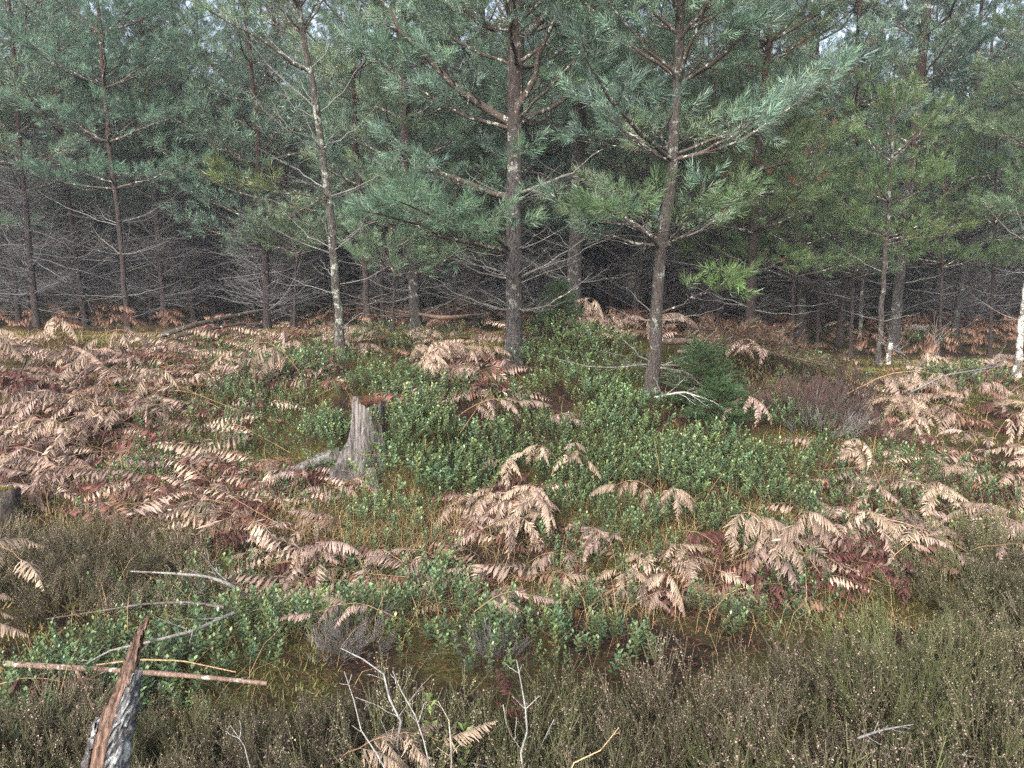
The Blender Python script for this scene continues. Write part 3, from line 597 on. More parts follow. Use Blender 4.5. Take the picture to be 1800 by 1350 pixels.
scatter(24, [(1440, 860), (1560, 780), (1830, 740), (1830, 960), (1600, 1000), (1480, 980)], ["arch", "low", "braid", "braid", "red", "fan"], 250, 70, 0.75, 1.1, "in the thicket on the right", "in the right thicket")
scatter(14, [(1380, 960), (1520, 950), (1560, 1020), (1420, 1045), (1300, 1035)], ["low", "arch", "red"], 235, 50, 0.7, 0.95, "in front of the right-hand thicket", "before the right thicket")
scatter(14, [(1500, 640), (1830, 640), (1830, 740), (1560, 760)], ["low", "arch", "fan"], 255, 60, 0.7, 1.0, "behind the right-hand thicket", "behind the right thicket")
scatter(10, [(830, 900), (960, 900), (980, 1010), (820, 1030)], ["arch", "arch", "low"], 262, 35, 0.6, 0.8, "hanging below the stump's bank in the middle", "below the bank in the middle")
scatter(9, [(460, 960), (720, 970), (740, 1040), (520, 1050)], ["fan", "low", "low", "red"], 200, 60, 0.7, 0.9, "left of middle at the bank's foot", "at the foot of the bank, left of middle")
scatter(7, [(720, 990), (1000, 990), (980, 1050), (740, 1050)], ["low", "flat", "red"], 240, 80, 0.6, 0.85, "at the bank's foot in the middle", "at the foot of the bank in the middle")
scatter(9, [(1020, 950), (1150, 945), (1230, 1030), (1200, 1075), (1040, 1075)], ["arch", "low", "low", "fan"], 285, 45, 0.6, 0.85, "right of middle at the bank's foot", "at the foot of the bank, right of middle")
scatter(12, [(730, 610), (860, 620), (870, 700), (760, 720)], ["arch", "low", "arch", "red"], 275, 50, 0.65, 0.95, "left of the middle pine's foot", "at the middle pine")
scatter(18, [(420, 570), (600, 545), (860, 560), (860, 610), (620, 620)], ["arch", "low", "low"], 250, 60, 0.8, 1.1, "behind the crest left of the middle pine", "behind the crest, left")
scatter(20, [(930, 560), (1140, 540), (1320, 560), (1500, 560), (1500, 610), (1250, 620), (940, 600)], ["arch", "low", "low"], 260, 60, 0.8, 1.1, "behind the crest right of the middle pine", "behind the crest, right")
# single fronds that stand out
def one(kind, px, py, az, s, label, lift=0.0, tilt=(0, 0)): put_frond(kind, at(px, py), R(az), s, label, "dry bracken fronds that stand out", lift, tilt)
one("arch", 895, 850, 195, 0.55, "tan bracken frond hanging above the middle of the bank", 0.05); one("arch", 905, 850, 265, 0.5, "short tan bracken frond drooping straight down in the bank's middle", 0.04)
one("arch", 985, 835, 205, 0.5, "tan bracken frond drooping just right of the bank's middle", 0.05); one("arch", 985, 838, 310, 0.5, "tan bracken frond curving right in the bank's middle", 0.04)
one("low", 1000, 800, 290, 0.45, "small tan bracken frond below the lingonberry hump", 0.04); one("arch", 1165, 905, 190, 0.6, "pale bracken frond curling left over dark red one", 0.05)
one("arch", 1170, 905, 280, 0.55, "pale bracken frond hanging down over dark red one", 0.05); one("red", 1190, 930, 300, 0.7, "dark red bracken frond under two pale ones")
one("low", 800, 740, 340, 0.8, "reddish tan bracken frond lying right of the stump top", 0.03); one("low", 950, 740, 300, 0.5, "small curled bracken frond right of the red litter")
one("low", 560, 880, 350, 0.7, "tan bracken frond pointing right under the stump's root", 0.02); one("fan", 520, 700, 20, 0.8, "long tan bracken frond lying left behind the stump", 0.04)
one("low", 1255, 650, 300, 1.0, "long tan bracken frond right of the small spruce", 0.1); one("low", 1300, 730, 240, 0.8, "tan bracken frond before the purple-grey heather", 0.08)
one("low", 1480, 735, 335, 1.0, "pinkish bracken frond lying over the purple-grey heather", 0.2); one("fan", 1640, 730, 215, 0.8, "pale bracken frond bent left behind the thicket", 0.1)
one("fan", -130, 1080, 350, 0.85, "big feathery tan bracken frond at the left edge, upper one", 0.22); one("fan", -150, 1140, 345, 0.75, "big feathery tan bracken frond at the left edge, lower one", 0.16); one("red", -20, 1250, 5, 0.55, "dark red bracken leaf at the lower left edge", 0.1)
one("fan", 560, 1480, 10, 0.55, "pale bracken frond poking in at the bottom edge", 0.22); one("red", 900, 1390, 110, 0.5, "dark red-brown bracken frond low in the front heather", 0.2)
one("low", 1700, 1060, 290, 0.7, "tan bracken frond draped over the right heather", 0.3); one("low", 1560, 1100, 20, 0.4, "small pale bracken tip lying on the right heather", 0.36); one("red", 1500, 1110, 280, 0.4, "small brown bracken tip hanging in the right heather", 0.36)
one("red", 1270, 1060, 10, 0.7, "dark red-brown bracken heap before the right heather", 0.05); one("low", 700, 1130, 200, 0.5, "tan bracken frond lying behind the front heather", 0.12); one("low", 830, 1125, 20, 0.4, "small tan bracken frond on the lingonberry strip", 0.12)
one("arch", 1180, 1060, 250, 0.55, "tan bracken frond bent over the lingonberry strip", 0.05)

# bracken and dead boughs under the trees further back, too many and too far to tell apart
g = Geo()
LO = []
for _ in range(4):
    gg = Geo(); c_m = MIDT * r.uniform(0.8, 1.05)
    for k in range(5): V, F, C = comb(r, r.uniform(0.3, 0.45), r.uniform(0, 40), r.uniform(-80, -40), 10, 0.1, 35, c_m, lite=True).data(); gg.add(V @ rot_z(np.array([k * 1.26 + r.normal(0, 0.3)]))[0].T + np.array([0, 0, r.uniform(0.05, 0.3)]), F, C)
    LO.append(gg.data())
nb = 330; yy = rng.uniform(10.5, 19, nb); xx = rng.uniform(-1, 1, nb) * (0.72 * yy + 1); keep = rng.random(nb) < np.where(xx < -0.2 * yy, 0.55, 1); xx, yy = xx[keep], yy[keep]
M = rot_z(rng.random(len(xx)) * 6.28, rng.uniform(0.7, 1.15, len(xx))); T_ = np.stack([xx, yy, hgt(xx, yy)], 1); kk = rng.integers(0, 4, len(xx)); tn = np.ones((len(xx), 3)) * rng.uniform(0.55, 1.15, (len(xx), 1))
for j in range(4): g.add(*inst(*LO[j], M[kk == j], T_[kk == j], tn[kk == j]))
tag(link("bracken_undergrowth", g.mesh("bracken_undergrowth", M_fern)), "brown dead bracken massed under the trees at the back", "undergrowth", None, "stuff")

# ------------------------------------------------------------------ lingonberry
def leaf_blades(r, base, d, ln, wd, nrm):
    """folded oval leaves: base, two sides, tip"""
    s = unit(np.cross(d, nrm)); up = np.cross(s, d)
    m1 = base + d * ln * 0.55
    return np.stack([base, m1 + s * wd * 0.5 + up * ln * 0.07, base + d * ln, m1 - s * wd * 0.5 + up * ln * 0.07], 1)
def sprig(r, h, nl, ll, lo=False):
    g_ = Geo(); n = 5; z = np.linspace(0, 1, n)
    P = np.stack([z ** 1.5 * r.normal(0, 0.25) * h, z ** 1.5 * r.normal(0, 0.25) * h, z * h], 1)
    V, F = tubes(P[[0, 2, 4]][None], np.array([[0.0012, 0.001, 0.0006]]), 3); g_.add(V, F, (0.10, 0.045, 0.025))
    t = 0.25 + 0.75 * (np.arange(nl) + 0.5) / nl; b = np.stack([np.interp(t, z, P[:, k]) for k in range(3)], 1)
    az = np.arange(nl) * 2.39996 + r.random() * 6.28; el = np.radians(np.interp(t, [0.25, 1], [5, 50]) + r.normal(0, 14, nl))
    d = np.stack([np.cos(el) * np.cos(az), np.cos(el) * np.sin(az), np.sin(el)], 1); nrm = unit(np.array([[0, 0, 1.0]]) * np.cos(el)[:, None] - d * 0.2)
    l = ll * r.uniform(0.55, 1.3, nl)[:, None] * np.interp(t, [0.25, 0.7, 1], [0.85, 1.05, 0.75])[:, None]
    A = leaf_blades(r, b, d, l, l * 0.56, nrm); k = np.arange(nl)[:, None] * 4
    c = np.interp(t, [0.25, 0.8, 1], [0.55, 0.95, 1.35])[:, None, None] * np.ones((nl, 4, 3)) * r.uniform(0.8, 1.2, (nl, 1, 1)) * np.array([0.85, 1, 1.1, 1])[None, :, None]  # low leaves darkened: shade of the gaps put into the colour; tips naturally lighter
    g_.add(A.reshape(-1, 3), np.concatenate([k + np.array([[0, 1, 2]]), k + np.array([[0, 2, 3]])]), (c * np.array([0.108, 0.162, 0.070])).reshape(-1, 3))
    return g_.data()
r = np.random.default_rng(8)
SPR = [sprig(r, r.uniform(0.09, 0.15), int(r.integers(16, 24)), r.uniform(0.016, 0.023)) for _ in range(7)]
def sprigs(xy, z, s, tint, lean=None):
    g_ = Geo(); n = len(xy); k = rng.integers(0, len(SPR), n); M = rot_z(rng.random(n) * 6.28, s)
    if lean is not None:
        d = unit(np.c_[lean + rng.normal(0, 0.25, (n, 2)), np.ones(n)]); M = frames(d, rng.random(n) * 6.28) * np.asarray(s)[:, None, None]
    T_ = np.c_[xy, z]
    for j in range(len(SPR)):
        mk = k == j
        if mk.any(): g_.add(*inst(*SPR[j], M[mk], T_[mk], tint[mk]))
    return g_
def tints(n, fresh=0.12, base=1.0):
    t = np.ones((n, 3)) * rng.uniform(0.7, 1.25, (n, 1)) * base; f = rng.random(n) < fresh; t[f] *= np.array([1.45, 1.35, 1.1]); bl = rng.random(n) < 0.25; t[bl] *= np.array([0.8, 0.98, 1.15])
    return t
blobs = [(1190, 1125, .25, 3), (1130, 1130, .2, 2), (1080, 1120, .25, 2), (330, 1230, .25, 1.5), (60, 1290, .25, 1.5), (1120, 1100, .3, 1.6), (1220, 1090, .3, 1.6), (1320, 1080, .3, 1.4), (330, 740, .5, 1), (180, 760, .5, .8), (360, 680, .5, 1), (1560, 900, .4, 1), (1680, 850, .5, 1), (1300, 905, .5, 2), (1200, 940, .4, 1.6), (1100, 870, .5, 2), (1400, 905, .4, 1.5), (500, 1120, .3, 1.2), (620, 1120, .3, 1.2), (1150, 1085, .35, 1.6), (1250, 1075, .3, 1.2), (450, 1105, .35, 1.2), (560, 1105, .3, 1.2), (680, 1100, .35, 1.4), (700, 790, .3, 5), (590, 780, .2, 5), (690, 830, .25, 4), (760, 760, .8, 3), (700, 700, .45, 2), (850, 850, .6, 2), (720, 820, .5, 2), (690, 880, .45, 1), (800, 800, .6, 2), (1000, 640, .55, 3), (1080, 700, .6, 3), (950, 700, .5, 2), (1200, 760, .7, 3), (1100, 790, .7, 3), (1020, 740, .5, 2), (1250, 850, .8, 3),
         (1150, 830, .6, 2), (1350, 850, .7, 2), (1100, 900, .5, 1), (1450, 800, .6, 1), (1400, 740, .4, 2), (1060, 950, .4, 1), (450, 660, .6, 2), (520, 640, .6, 2), (400, 780, .6, 1.3), (520, 720, .5, 1.6), (560, 760, .3, 2), (300, 820, .5, 1), (450, 860, .45, 1),
         (250, 800, .5, .7), (690, 605, .8, 2), (480, 620, .5, 1.5), (600, 1075, .5, 2), (800, 1085, .55, 2.4), (950, 1080, .55, 2.4), (1050, 1085, .45, 1.6), (500, 1060, .4, 1.4), (1250, 980, .5, 1.6), (1330, 1010, .4, 1.2), (870, 1060, .6, 1.5), (700, 1050, .5, 1.2),
         (300, 1100, .38, 1.4), (400, 1060, .35, 1.2), (180, 1180, .25, 1.4), (100, 1210, .25, 1.3), (250, 1240, .3, 1.2), (380, 1150, .35, 1.2), (330, 1190, .25, 1), (210, 1200, .2, 1.2), (1620, 600, .8, 2), (1690, 680, .6, 2), (1560, 700, .4, 1), (1740, 900, .4, 1), (1700, 1010, .3, 1),
         (1600, 820, .5, 1), (1500, 760, .4, 1), (1400, 640, .7, 1.5), (1240, 560, .9, 2), (1450, 590, .8, 1.5), (630, 640, .5, 1.5), (1300, 780, .5, 1.5), (1180, 700, .4, 1), (650, 960, .35, .6), (590, 900, .3, .5), (860, 960, .3, .6)]
XY = []
for (px, py, rad, wt) in blobs:
    c = at(px, py); n = int(min(640, 108 * wt * (rad / 0.5) ** 2)); q = c[:2] + rng.normal(0, 1, (n, 2)) * rad * np.array([0.62, 0.55]); XY.append(q)
XY = np.concatenate(XY); dens = vnoise(XY[:, 0] * 2.6, XY[:, 1] * 2.6, 9) + 0.5 * vnoise(XY[:, 0] * 7, XY[:, 1] * 7, 10)
XY = XY[(dens > -0.10) & (XY[:, 1] > 1.6)]
st_c = at(632, 845)[:2] + np.array([0, 0.13]); XY = XY[np.hypot(XY[:, 0] - st_c[0], XY[:, 1] - st_c[1]) > 0.24]
zc = hgt(XY[:, 0], XY[:, 1]) + 0.05 * np.clip(vnoise(XY[:, 0] * 2.6, XY[:, 1] * 2.6, 9) + 0.2, 0, 1)
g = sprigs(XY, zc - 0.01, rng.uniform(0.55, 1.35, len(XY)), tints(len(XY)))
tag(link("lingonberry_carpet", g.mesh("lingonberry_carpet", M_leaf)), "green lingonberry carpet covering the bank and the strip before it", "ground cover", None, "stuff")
print("sprigs", len(XY))
# rounded lingonberry clumps that stand proud of the carpet
CL = []
for i in range(6):
    n = 95; a = rng.random(n) * 6.28; q = np.sqrt(rng.random(n)); ex = rng.uniform(0.8, 1.2); xy = np.c_[np.cos(a) * q * ex, np.sin(a) * q / ex] * 0.25
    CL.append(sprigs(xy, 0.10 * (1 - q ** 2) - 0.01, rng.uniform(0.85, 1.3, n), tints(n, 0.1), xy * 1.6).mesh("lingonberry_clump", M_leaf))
for (px, py, s, lb) in [(690, 690, 1.2, "greyish green lingonberry clump on the stump's back edge"), (740, 705, 1.2, "lingonberry clump right behind the stump top"), (640, 690, 0.9, "low lingonberry clump left behind the stump top"), (705, 770, 1.3, "big lingonberry clump hugging the stump's right side"),
        (722, 850, 1.2, "lingonberry clump low on the stump's right side"), (-0.70, 5.0, 1.0, "lingonberry clump pressed against the stump's right side"), (-1.24, 5.05, 0.7, "lingonberry clump in front of the stump's left root"), (-0.62, 4.92, 0.8, "lingonberry clump at the stump's lower right"), (-0.80, 4.96, 0.75, "lingonberry clump overlapping the stump's right front"), (-1.30, 5.25, 0.8, "lingonberry clump against the stump's left side"), (590, 790, 0.9, "lingonberry clump growing over the stump's left root"), (985, 610, 1.3, "lingonberry clump on top of the hump right of the middle pine"), (1045, 622, 1.2, "lingonberry clump at the hump's right shoulder"),
        (940, 640, 1.0, "lingonberry clump at the middle pine's foot"), (1010, 700, 1.2, "lingonberry clump below the dark hollow in the hump"), (1120, 745, 1.2, "lingonberry clump below the leaning pine"), (1380, 745, 0.9, "dark lingonberry clump beside the purple-grey heather"),
        (1250, 800, 1.1, "lingonberry clump in the middle of the right slope"), (800, 860, 1.1, "lingonberry clump low in the bank's middle"), (840, 800, 1.1, "lingonberry clump between stump and hanging fronds"), (670, 920, 0.8, "lingonberry clump in the long yellow grass"),
        (170, 1180, 0.8, "glossy lingonberry clump at the pole's left end"), (95, 1215, 0.7, "lingonberry clump under the bracken at lower left"), (260, 1250, 0.7, "lingonberry clump right of the broken spike"), (955, 1320, 0.35, "small bright lingonberry tuft in the front heather"),
        (500, 660, 1.1, "lingonberry clump on the crest left of the lichen-crusted pine"), (1640, 610, 1.4, "lingonberry clump at the cut log on the right"), (1700, 680, 1.3, "dark lingonberry clump among sticks on the right"), (1770, 1290, 0.5, "lingonberry tuft in the lower right corner"),
        (1310, 870, 1.0, "bright lingonberry clump above the thicket's left end"), (1180, 860, 1.0, "lingonberry clump above two pale fronds"), (420, 700, 0.9, "lingonberry clump among fronds on the left slope"), (250, 840, 0.8, "lingonberry clump low on the left slope")]:
    p_ = at(px, py) if py > 9 else np.array([px, py, float(hgt(px, py))]); tag(link("lingonberry_clump", CL[int(rng.integers(6))], None, (p_[0], p_[1], p_[2] + 0.0), (0, 0, rng.random() * 6.28), s), lb, "shrub", "lingonberry clumps")

# ------------------------------------------------------------------ heather
def heather_sprig(r, h, flower=1.0, dead=False):
    g_ = Geo(); n = 6; z = np.linspace(0, 1, n); P = np.stack([np.cumsum(r.normal(0, 0.018, n)), np.cumsum(r.normal(0, 0.018, n)), z * h], 1); P[0, :2] = 0
    V, F = tubes(P[None], np.linspace(0.0022, 0.0007, n)[None], 3); g_.add(V, F, (0.075, 0.045, 0.032))
    nt_ = 14; tp, trad = [], []
    for i in range(nt_):
        t = 0.28 + 0.7 * (i + r.random() * 0.6) / nt_; b = np.array([np.interp(t, z, P[:, k]) for k in range(3)]); az = r.random() * 6.28; e = R(r.uniform(52, 80)); ln = h * r.uniform(0.2, 0.42) * (1.15 - 0.4 * t)
        d = np.array([math.cos(e) * math.cos(az), math.cos(e) * math.sin(az), math.sin(e)]); u = np.linspace(0, 1, 3)[:, None]; q = b + d * ln * u + np.array([0, 0, 1]) * 0.25 * ln * u ** 2; tp.append(q); trad.append([0.0013, 0.0018, 0.0009])
        m = 15 if not dead else 4; s = np.sort(r.random(m)); pos = np.stack([np.interp(s, [0, .5, 1], q[:, k]) for k in range(3)], 1)
        a2 = r.random(m) * 6.28; ld = unit(np.stack([np.cos(a2), np.sin(a2), r.uniform(0.4, 1.3, m)], 1)); sd = unit(np.cross(ld, r.normal(size=(m, 3)))) * 0.0013; l2 = r.uniform(0.006, 0.011, (m, 1))
        colr = np.array([0.138, 0.130, 0.074]) * r.uniform(0.5, 1.4) if not dead else np.array([0.12, 0.085, 0.075])
        g_.add(np.stack([pos - sd, pos + sd, pos + ld * l2], 1).reshape(-1, 3), np.arange(3 * m).reshape(-1, 3), colr)
        if t > 0.4 and r.random() < 0.9 * flower:
            m = 7; s = r.uniform(0.3, 1, m); pos = np.stack([np.interp(s, [0, .5, 1], q[:, k]) for k in range(3)], 1) + r.normal(0, 0.004, (m, 3)); w_ = r.uniform(0.0020, 0.0042, (m, 1))
            a_, b_ = unit(r.normal(size=(m, 3))), unit(r.normal(size=(m, 3))); b_ = unit(np.cross(a_, b_)); c_2 = np.cross(a_, b_)
            A = np.stack([pos + a_ * w_, pos - a_ * w_ * 0.5 + b_ * w_ * 0.87, pos - a_ * w_ * 0.5 - b_ * w_ * 0.87, pos + c_2 * w_ * 1.2], 1); kk = np.arange(m)[:, None] * 4
            g_.add(A.reshape(-1, 3), np.concatenate([kk + np.array([[0, 1, 3]]), kk + np.array([[1, 2, 3]]), kk + np.array([[2, 0, 3]])]), np.repeat(np.array([[0.39, 0.285, 0.25]]) * r.uniform(0.35, 1.2, (m, 1)), 4, 0))
    V, F = tubes(np.array(tp), np.array(trad), 3); g_.add(V, F, (0.118, 0.110, 0.064) if not dead else (0.12, 0.09, 0.082))
    return g_.data()
r = np.random.default_rng(12)
HS = [heather_sprig(r, r.uniform(0.24, 0.37), fl) for fl in (1, 1, 0.9, 0.7, 0.25, 0.1)]
HD = [heather_sprig(r, r.uniform(0.22, 0.32), 0.0, True) for _ in range(3)]
def heath(protos, n, rad, tint=(1, 1, 1), wts=None, sp=0.55):
    g_ = Geo(); a = rng.random(n) * 6.28; q = np.sqrt(rng.random(n)); xy = np.c_[np.cos(a) * q, np.sin(a) * q] * rad
    d = unit(np.c_[xy / rad * sp + rng.normal(0, 0.2, (n, 2)), np.ones(n)]); M = frames(d, rng.random(n) * 6.28) * (rng.uniform(0.75, 1.2, n) * (1.05 - 0.3 * q ** 2))[:, None, None]
    k = rng.choice(len(protos), n, p=wts); T_ = np.c_[xy, np.full(n, -0.02)]; tn = np.array(tint) * rng.uniform(0.75, 1.25, (n, 1))
    for j in range(len(protos)):
        if (k == j).any(): g_.add(*inst(*protos[j], M[k == j], T_[k == j], tn[k == j]))
    return g_.mesh("heather_bush", M_heath)
HB = [heath(HS, 58, 0.24, wts=[.25, .25, .2, .15, .1, .05]) for _ in range(4)] + [heath(HS, 58, 0.24, (0.95, 1.05, 0.9), wts=[.08, .08, .14, .3, .2, .2]) for _ in range(2)] + [heath(HS, 50, 0.22, (0.95, 1.15, 0.85), wts=[.02, .03, .05, .1, .4, .4])]
HDB = [heath(HD, 62, 0.26, sp=0.8), heath(HD, 55, 0.24, (0.85, 0.7, 0.72), sp=0.8), heath(HD, 40, 0.22, (1.55, 1.95, 2.1), sp=0.9)]
nh = 0
def bush(x, y, me, s, label, group):
    global nh; nh += 1
    tag(link("heather_bush", me, None, (x, y, float(hgt(x, y)) - 0.01), (0, 0, rng.random() * 6.28), (s, s, s * rng.uniform(0.85, 1.15))), label, "heather", group)
taken = []
NEAR_ZONES = ((330, "beside the broken spike"), (560, "below the long pole's right end"), (720, "around the bleached forked shrub"), (860, "around the brownish bent twig"), (1000, "around the tall bleached crooked twig"), (1180, "right of the straw-coloured stalk"), (1420, "left of the small brown bracken tip"), (1620, "below the bracken tips at right"), (1710, "below the tan frond draped over the heather"), (9999, "close to the right edge"))
FAR_ZONES = ((70, "at the left edge"), (190, "behind the feathery fronds at left"), (300, "just behind the uppermost grey branch"), (900, "at the right end of the left patch"), (1760, "left of the right edge thicket"), (9999, "by the right edge behind the bracken"))
def band(xs, ys, dmin, n, look, pick, smin=0.66, smax=1.1, cond=None):
    k = 0
    for _ in range(3000):
        x, y = rng.uniform(*xs), rng.uniform(*ys)
        if cond and not cond(x, y): continue
        if taken and min((x - a) ** 2 + (y - b) ** 2 for a, b in taken) < dmin ** 2: continue
        taken.append((x, y)); pxx = 900 + FPX * x / y; far = y > 2.9
        zn = next(nm for lim, nm in (FAR_ZONES if far else NEAR_ZONES) if pxx < lim)
        row = ("nearer side" if y < 3.45 else "farther side") if far else ("front row" if y < 1.55 else "middle row" if y < 1.95 else "rear row" if y < 2.25 else "rearmost row")
        bush(x, y, HB[int(rng.choice(pick))], rng.uniform(smin, smax), f"{look} {zn}, {row}", f"{look}es {zn}, {row}"); k += 1
        if k >= n: break
band((-0.85, 0.35), (1.15, 2.2), 0.215, 36, "brown heather bush", [0, 1, 2, 3, 4, 5], cond=lambda x, y: y < 2.12 + 0.1 * math.sin(x * 5) and (x > -0.7 or y < 1.8))
band((0.35, 1.5), (1.15, 2.6), 0.225, 40, "brown heather bush", [0, 1, 2, 3, 5, 6], cond=lambda x, y: y < 2.02 + 0.36 * (x - 0.2))
band((1.4, 2.3), (1.35, 2.85), 0.24, 26, "olive heather bush", [0, 1, 3, 4, 5, 6], cond=lambda x, y: not (x > 1.05 and y < 1.75))
band((-1.7, -0.45), (1.45, 2.22), 0.18, 40, "low heather bush", [4, 5, 0, 2], 0.52, 0.75, cond=lambda x, y: abs(x + 0.88) > 0.10 or y > 1.7)
band((-3.2, -1.5), (3.2, 3.95), 0.26, 22, "brown flowering heather bush", [0, 1, 2, 3], 0.52, 0.74, cond=lambda x, y: x < -0.36 * y - 0.25 and x > -0.8 * y)
band((2.2, 3.2), (3.0, 3.9), 0.26, 9, "olive heather bush", [4, 5, 3], 0.8, 1.1)
for px, py, k, s, lb in [(1430, 740, 0, 1.1, "purple-grey dead heather bush right of the small spruce"), (1480, 725, 1, 1.0, "dark dead heather bush behind the purple-grey one"), (1540, 780, 1, 0.75, "dark dead heather bush below the pinkish frond"), (1440, 770, 2, 0.9, "silvery dead heather bush low in front"),
                         (1380, 730, 1, 1.0, "dark dead heather bush left of the purple-grey one"), (1730, 560, 1, 1.4, "dark heather bush under the right pines"), (1670, 590, 1, 1.2, "dark heather bush near the cut log"), (640, 1140, 2, 0.5, "silvery dead heather bush behind the front heather"),
                         (590, 1150, 2, 0.42, "small silvery dead heather bush at the strip's left end"), (870, 1165, 2, 0.42, "silvery dead heather tuft in the front heather")]:
    p_ = at(px, py); bush(p_[0], p_[1], HDB[k], s, lb, "dead heather bushes")
print("heather", nh)

# collapsed bracken between and under the single fronds, matted together
g = Geo(); LO2 = []
for i in range(6):
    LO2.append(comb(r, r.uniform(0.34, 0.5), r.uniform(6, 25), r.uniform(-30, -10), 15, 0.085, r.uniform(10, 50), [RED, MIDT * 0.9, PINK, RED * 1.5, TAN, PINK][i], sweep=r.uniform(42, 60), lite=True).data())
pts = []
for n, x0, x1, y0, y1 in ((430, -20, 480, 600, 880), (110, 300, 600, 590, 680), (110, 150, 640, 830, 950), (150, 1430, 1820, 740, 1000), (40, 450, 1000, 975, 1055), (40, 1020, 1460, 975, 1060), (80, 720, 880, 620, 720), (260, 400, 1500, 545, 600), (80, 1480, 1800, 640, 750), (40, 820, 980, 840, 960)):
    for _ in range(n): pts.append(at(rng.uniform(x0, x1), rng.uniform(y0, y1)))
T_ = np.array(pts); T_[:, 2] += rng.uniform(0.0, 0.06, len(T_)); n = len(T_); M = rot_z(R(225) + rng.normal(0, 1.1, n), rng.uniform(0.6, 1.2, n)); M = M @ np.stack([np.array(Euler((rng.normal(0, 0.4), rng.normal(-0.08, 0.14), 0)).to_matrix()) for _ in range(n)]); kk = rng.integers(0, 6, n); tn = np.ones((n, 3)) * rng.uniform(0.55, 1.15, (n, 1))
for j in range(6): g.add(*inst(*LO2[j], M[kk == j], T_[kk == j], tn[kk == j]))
tag(link("bracken_litter", g.mesh("bracken_litter", M_fern)), "matted collapsed red-brown bracken under the standing fronds", "leaf litter", None, "stuff")

# ------------------------------------------------------------------ stump with its roots
sb = at(632, 848); top_z = on_depth(650, 709, sb[1] + 0.14)[2] - hgt(sb[0], sb[1] + 0.14)
sc_ = np.array([sb[0] + 0.045, sb[1] + 0.15]); root = thing("tree_stump", "weathered grey tree stump with needle-strewn top and flaring roots", "stump", (sc_[0], sc_[1], float(hgt(*sc_))))
H_ = float(top_z); th = np.linspace(0, 2 * np.pi, 72, endpoint=False); zl = np.r_[-0.12, np.linspace(0, H_, 16)]
rr = np.zeros((len(zl), 72)); q = np.random.default_rng(3); rid = q.normal(0, 1, 72); rid = (rid + np.roll(rid, 1)) / 2; rid2 = q.normal(0, 1, 72)
for i, z in enumerate(zl):
    u = np.clip(z / H_, 0, 1); fl = (1 - u) ** 2.2
    lob = sum(a * np.exp(-((((th - R(c) + np.pi) % (2 * np.pi)) - np.pi) / w_) ** 2) for c, w_, a in ((262, 0.30, 0.10), (200, 0.3, 0.16), (325, 0.35, 0.03), (60, 0.5, 0.14), (130, 0.4, 0.1)))
    rr[i] = 0.104 + 0.02 * fl + lob * fl * 1.0 + 0.006 * rid + 0.003 * rid2 * (0.5 + u) + 0.004 * q.normal(0, 1, 72) * (1 - 0.5 * u) + 0.010 * (1 - u) * np.sin(th * 7 + 2 * np.sin(th * 2))
zz = np.broadcast_to(zl[:, None], rr.shape).copy(); zz[-1] += 0.026 * np.sin(th * 2 + 0.6) + 0.016 * q.normal(0, 1, 72) - 0.015 * np.cos(th)
V = np.stack([rr * np.cos(th), rr * np.sin(th), zz], -1).reshape(-1, 3); k = 72; i0 = np.arange(len(zl) - 1)[:, None] * k; j0 = np.arange(k)[None]; j1 = (j0 + 1) % k
F = np.concatenate([np.stack([i0 + j0, i0 + j1, i0 + k + j1], -1).reshape(-1, 3), np.stack([i0 + j0, i0 + k + j1, i0 + k + j0], -1).reshape(-1, 3)])
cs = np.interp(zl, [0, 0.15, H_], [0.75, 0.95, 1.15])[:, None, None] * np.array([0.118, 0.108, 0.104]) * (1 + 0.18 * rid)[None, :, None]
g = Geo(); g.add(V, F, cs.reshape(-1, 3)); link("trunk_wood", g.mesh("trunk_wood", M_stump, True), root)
g = Geo(); rim = V[-72:].copy(); ring2 = rim * np.array([0.55, 0.55, 1]) - np.array([0, 0, 0.012]); ctr = np.array([[0, 0, H_ - 0.03]])
F = np.concatenate([np.stack([j0[0], j1[0], j1[0] + 72], 1), np.stack([j0[0], j1[0] + 72, j0[0] + 72], 1), np.stack([j0[0] + 72, j1[0] + 72, np.full(72, 144)], 1)]); g.add(np.r_[rim, ring2, ctr], F, (0.15, 0.11, 0.085)); link("cut_face", g.mesh("cut_face", M_stump), root)
n = 700; a = rng.random(n) * 6.28; ra = np.sqrt(rng.random(n)) * 0.108; pz = np.c_[np.cos(a) * ra, np.sin(a) * ra, H_ + 0.0 + rng.random(n) * 0.022]; d = unit(np.c_[rng.normal(size=(n, 2)), rng.normal(0, 0.15, n)]); sd = unit(np.cross(d, [0, 0, 1])) * 0.0014
g = Geo(); g.add(np.stack([pz - d * 0.026 - sd, pz - d * 0.026 + sd, pz + d * 0.03], 1).reshape(-1, 3), np.arange(3 * n).reshape(-1, 3), np.repeat(np.array([[0.20, 0.085, 0.05]]) * rng.uniform(0.6, 1.3, (n, 1)), 3, 0)); tag(link("needle_litter", g.mesh("needle_litter", M_dry), root), kind="stuff")
def groundline(pts, lift):
    out = []
    for x, y, l in pts: p_ = at(x, y, l + lift); out.append(p_ + np.array([0, 0, l + lift]))
    return resample(np.array(out), 12)
Pq = groundline([(600, 800, 0.10), (570, 808, 0.06), (535, 822, 0.05), (495, 842, 0.0)], 0.02) - np.array(root.location)
g = Geo(); V, F = tubes(Pq[None], np.linspace(0.052, 0.026, 12)[None] * rng.uniform(0.9, 1.1, 12), 10); g.add(V, F, (0.125, 0.116, 0.112)); link("root", g.mesh("root", M_stump, True), root)
Pq = groundline([(652, 835, 0.05), (662, 862, 0.02), (664, 890, -0.02)], 0.0) - np.array(root.location)
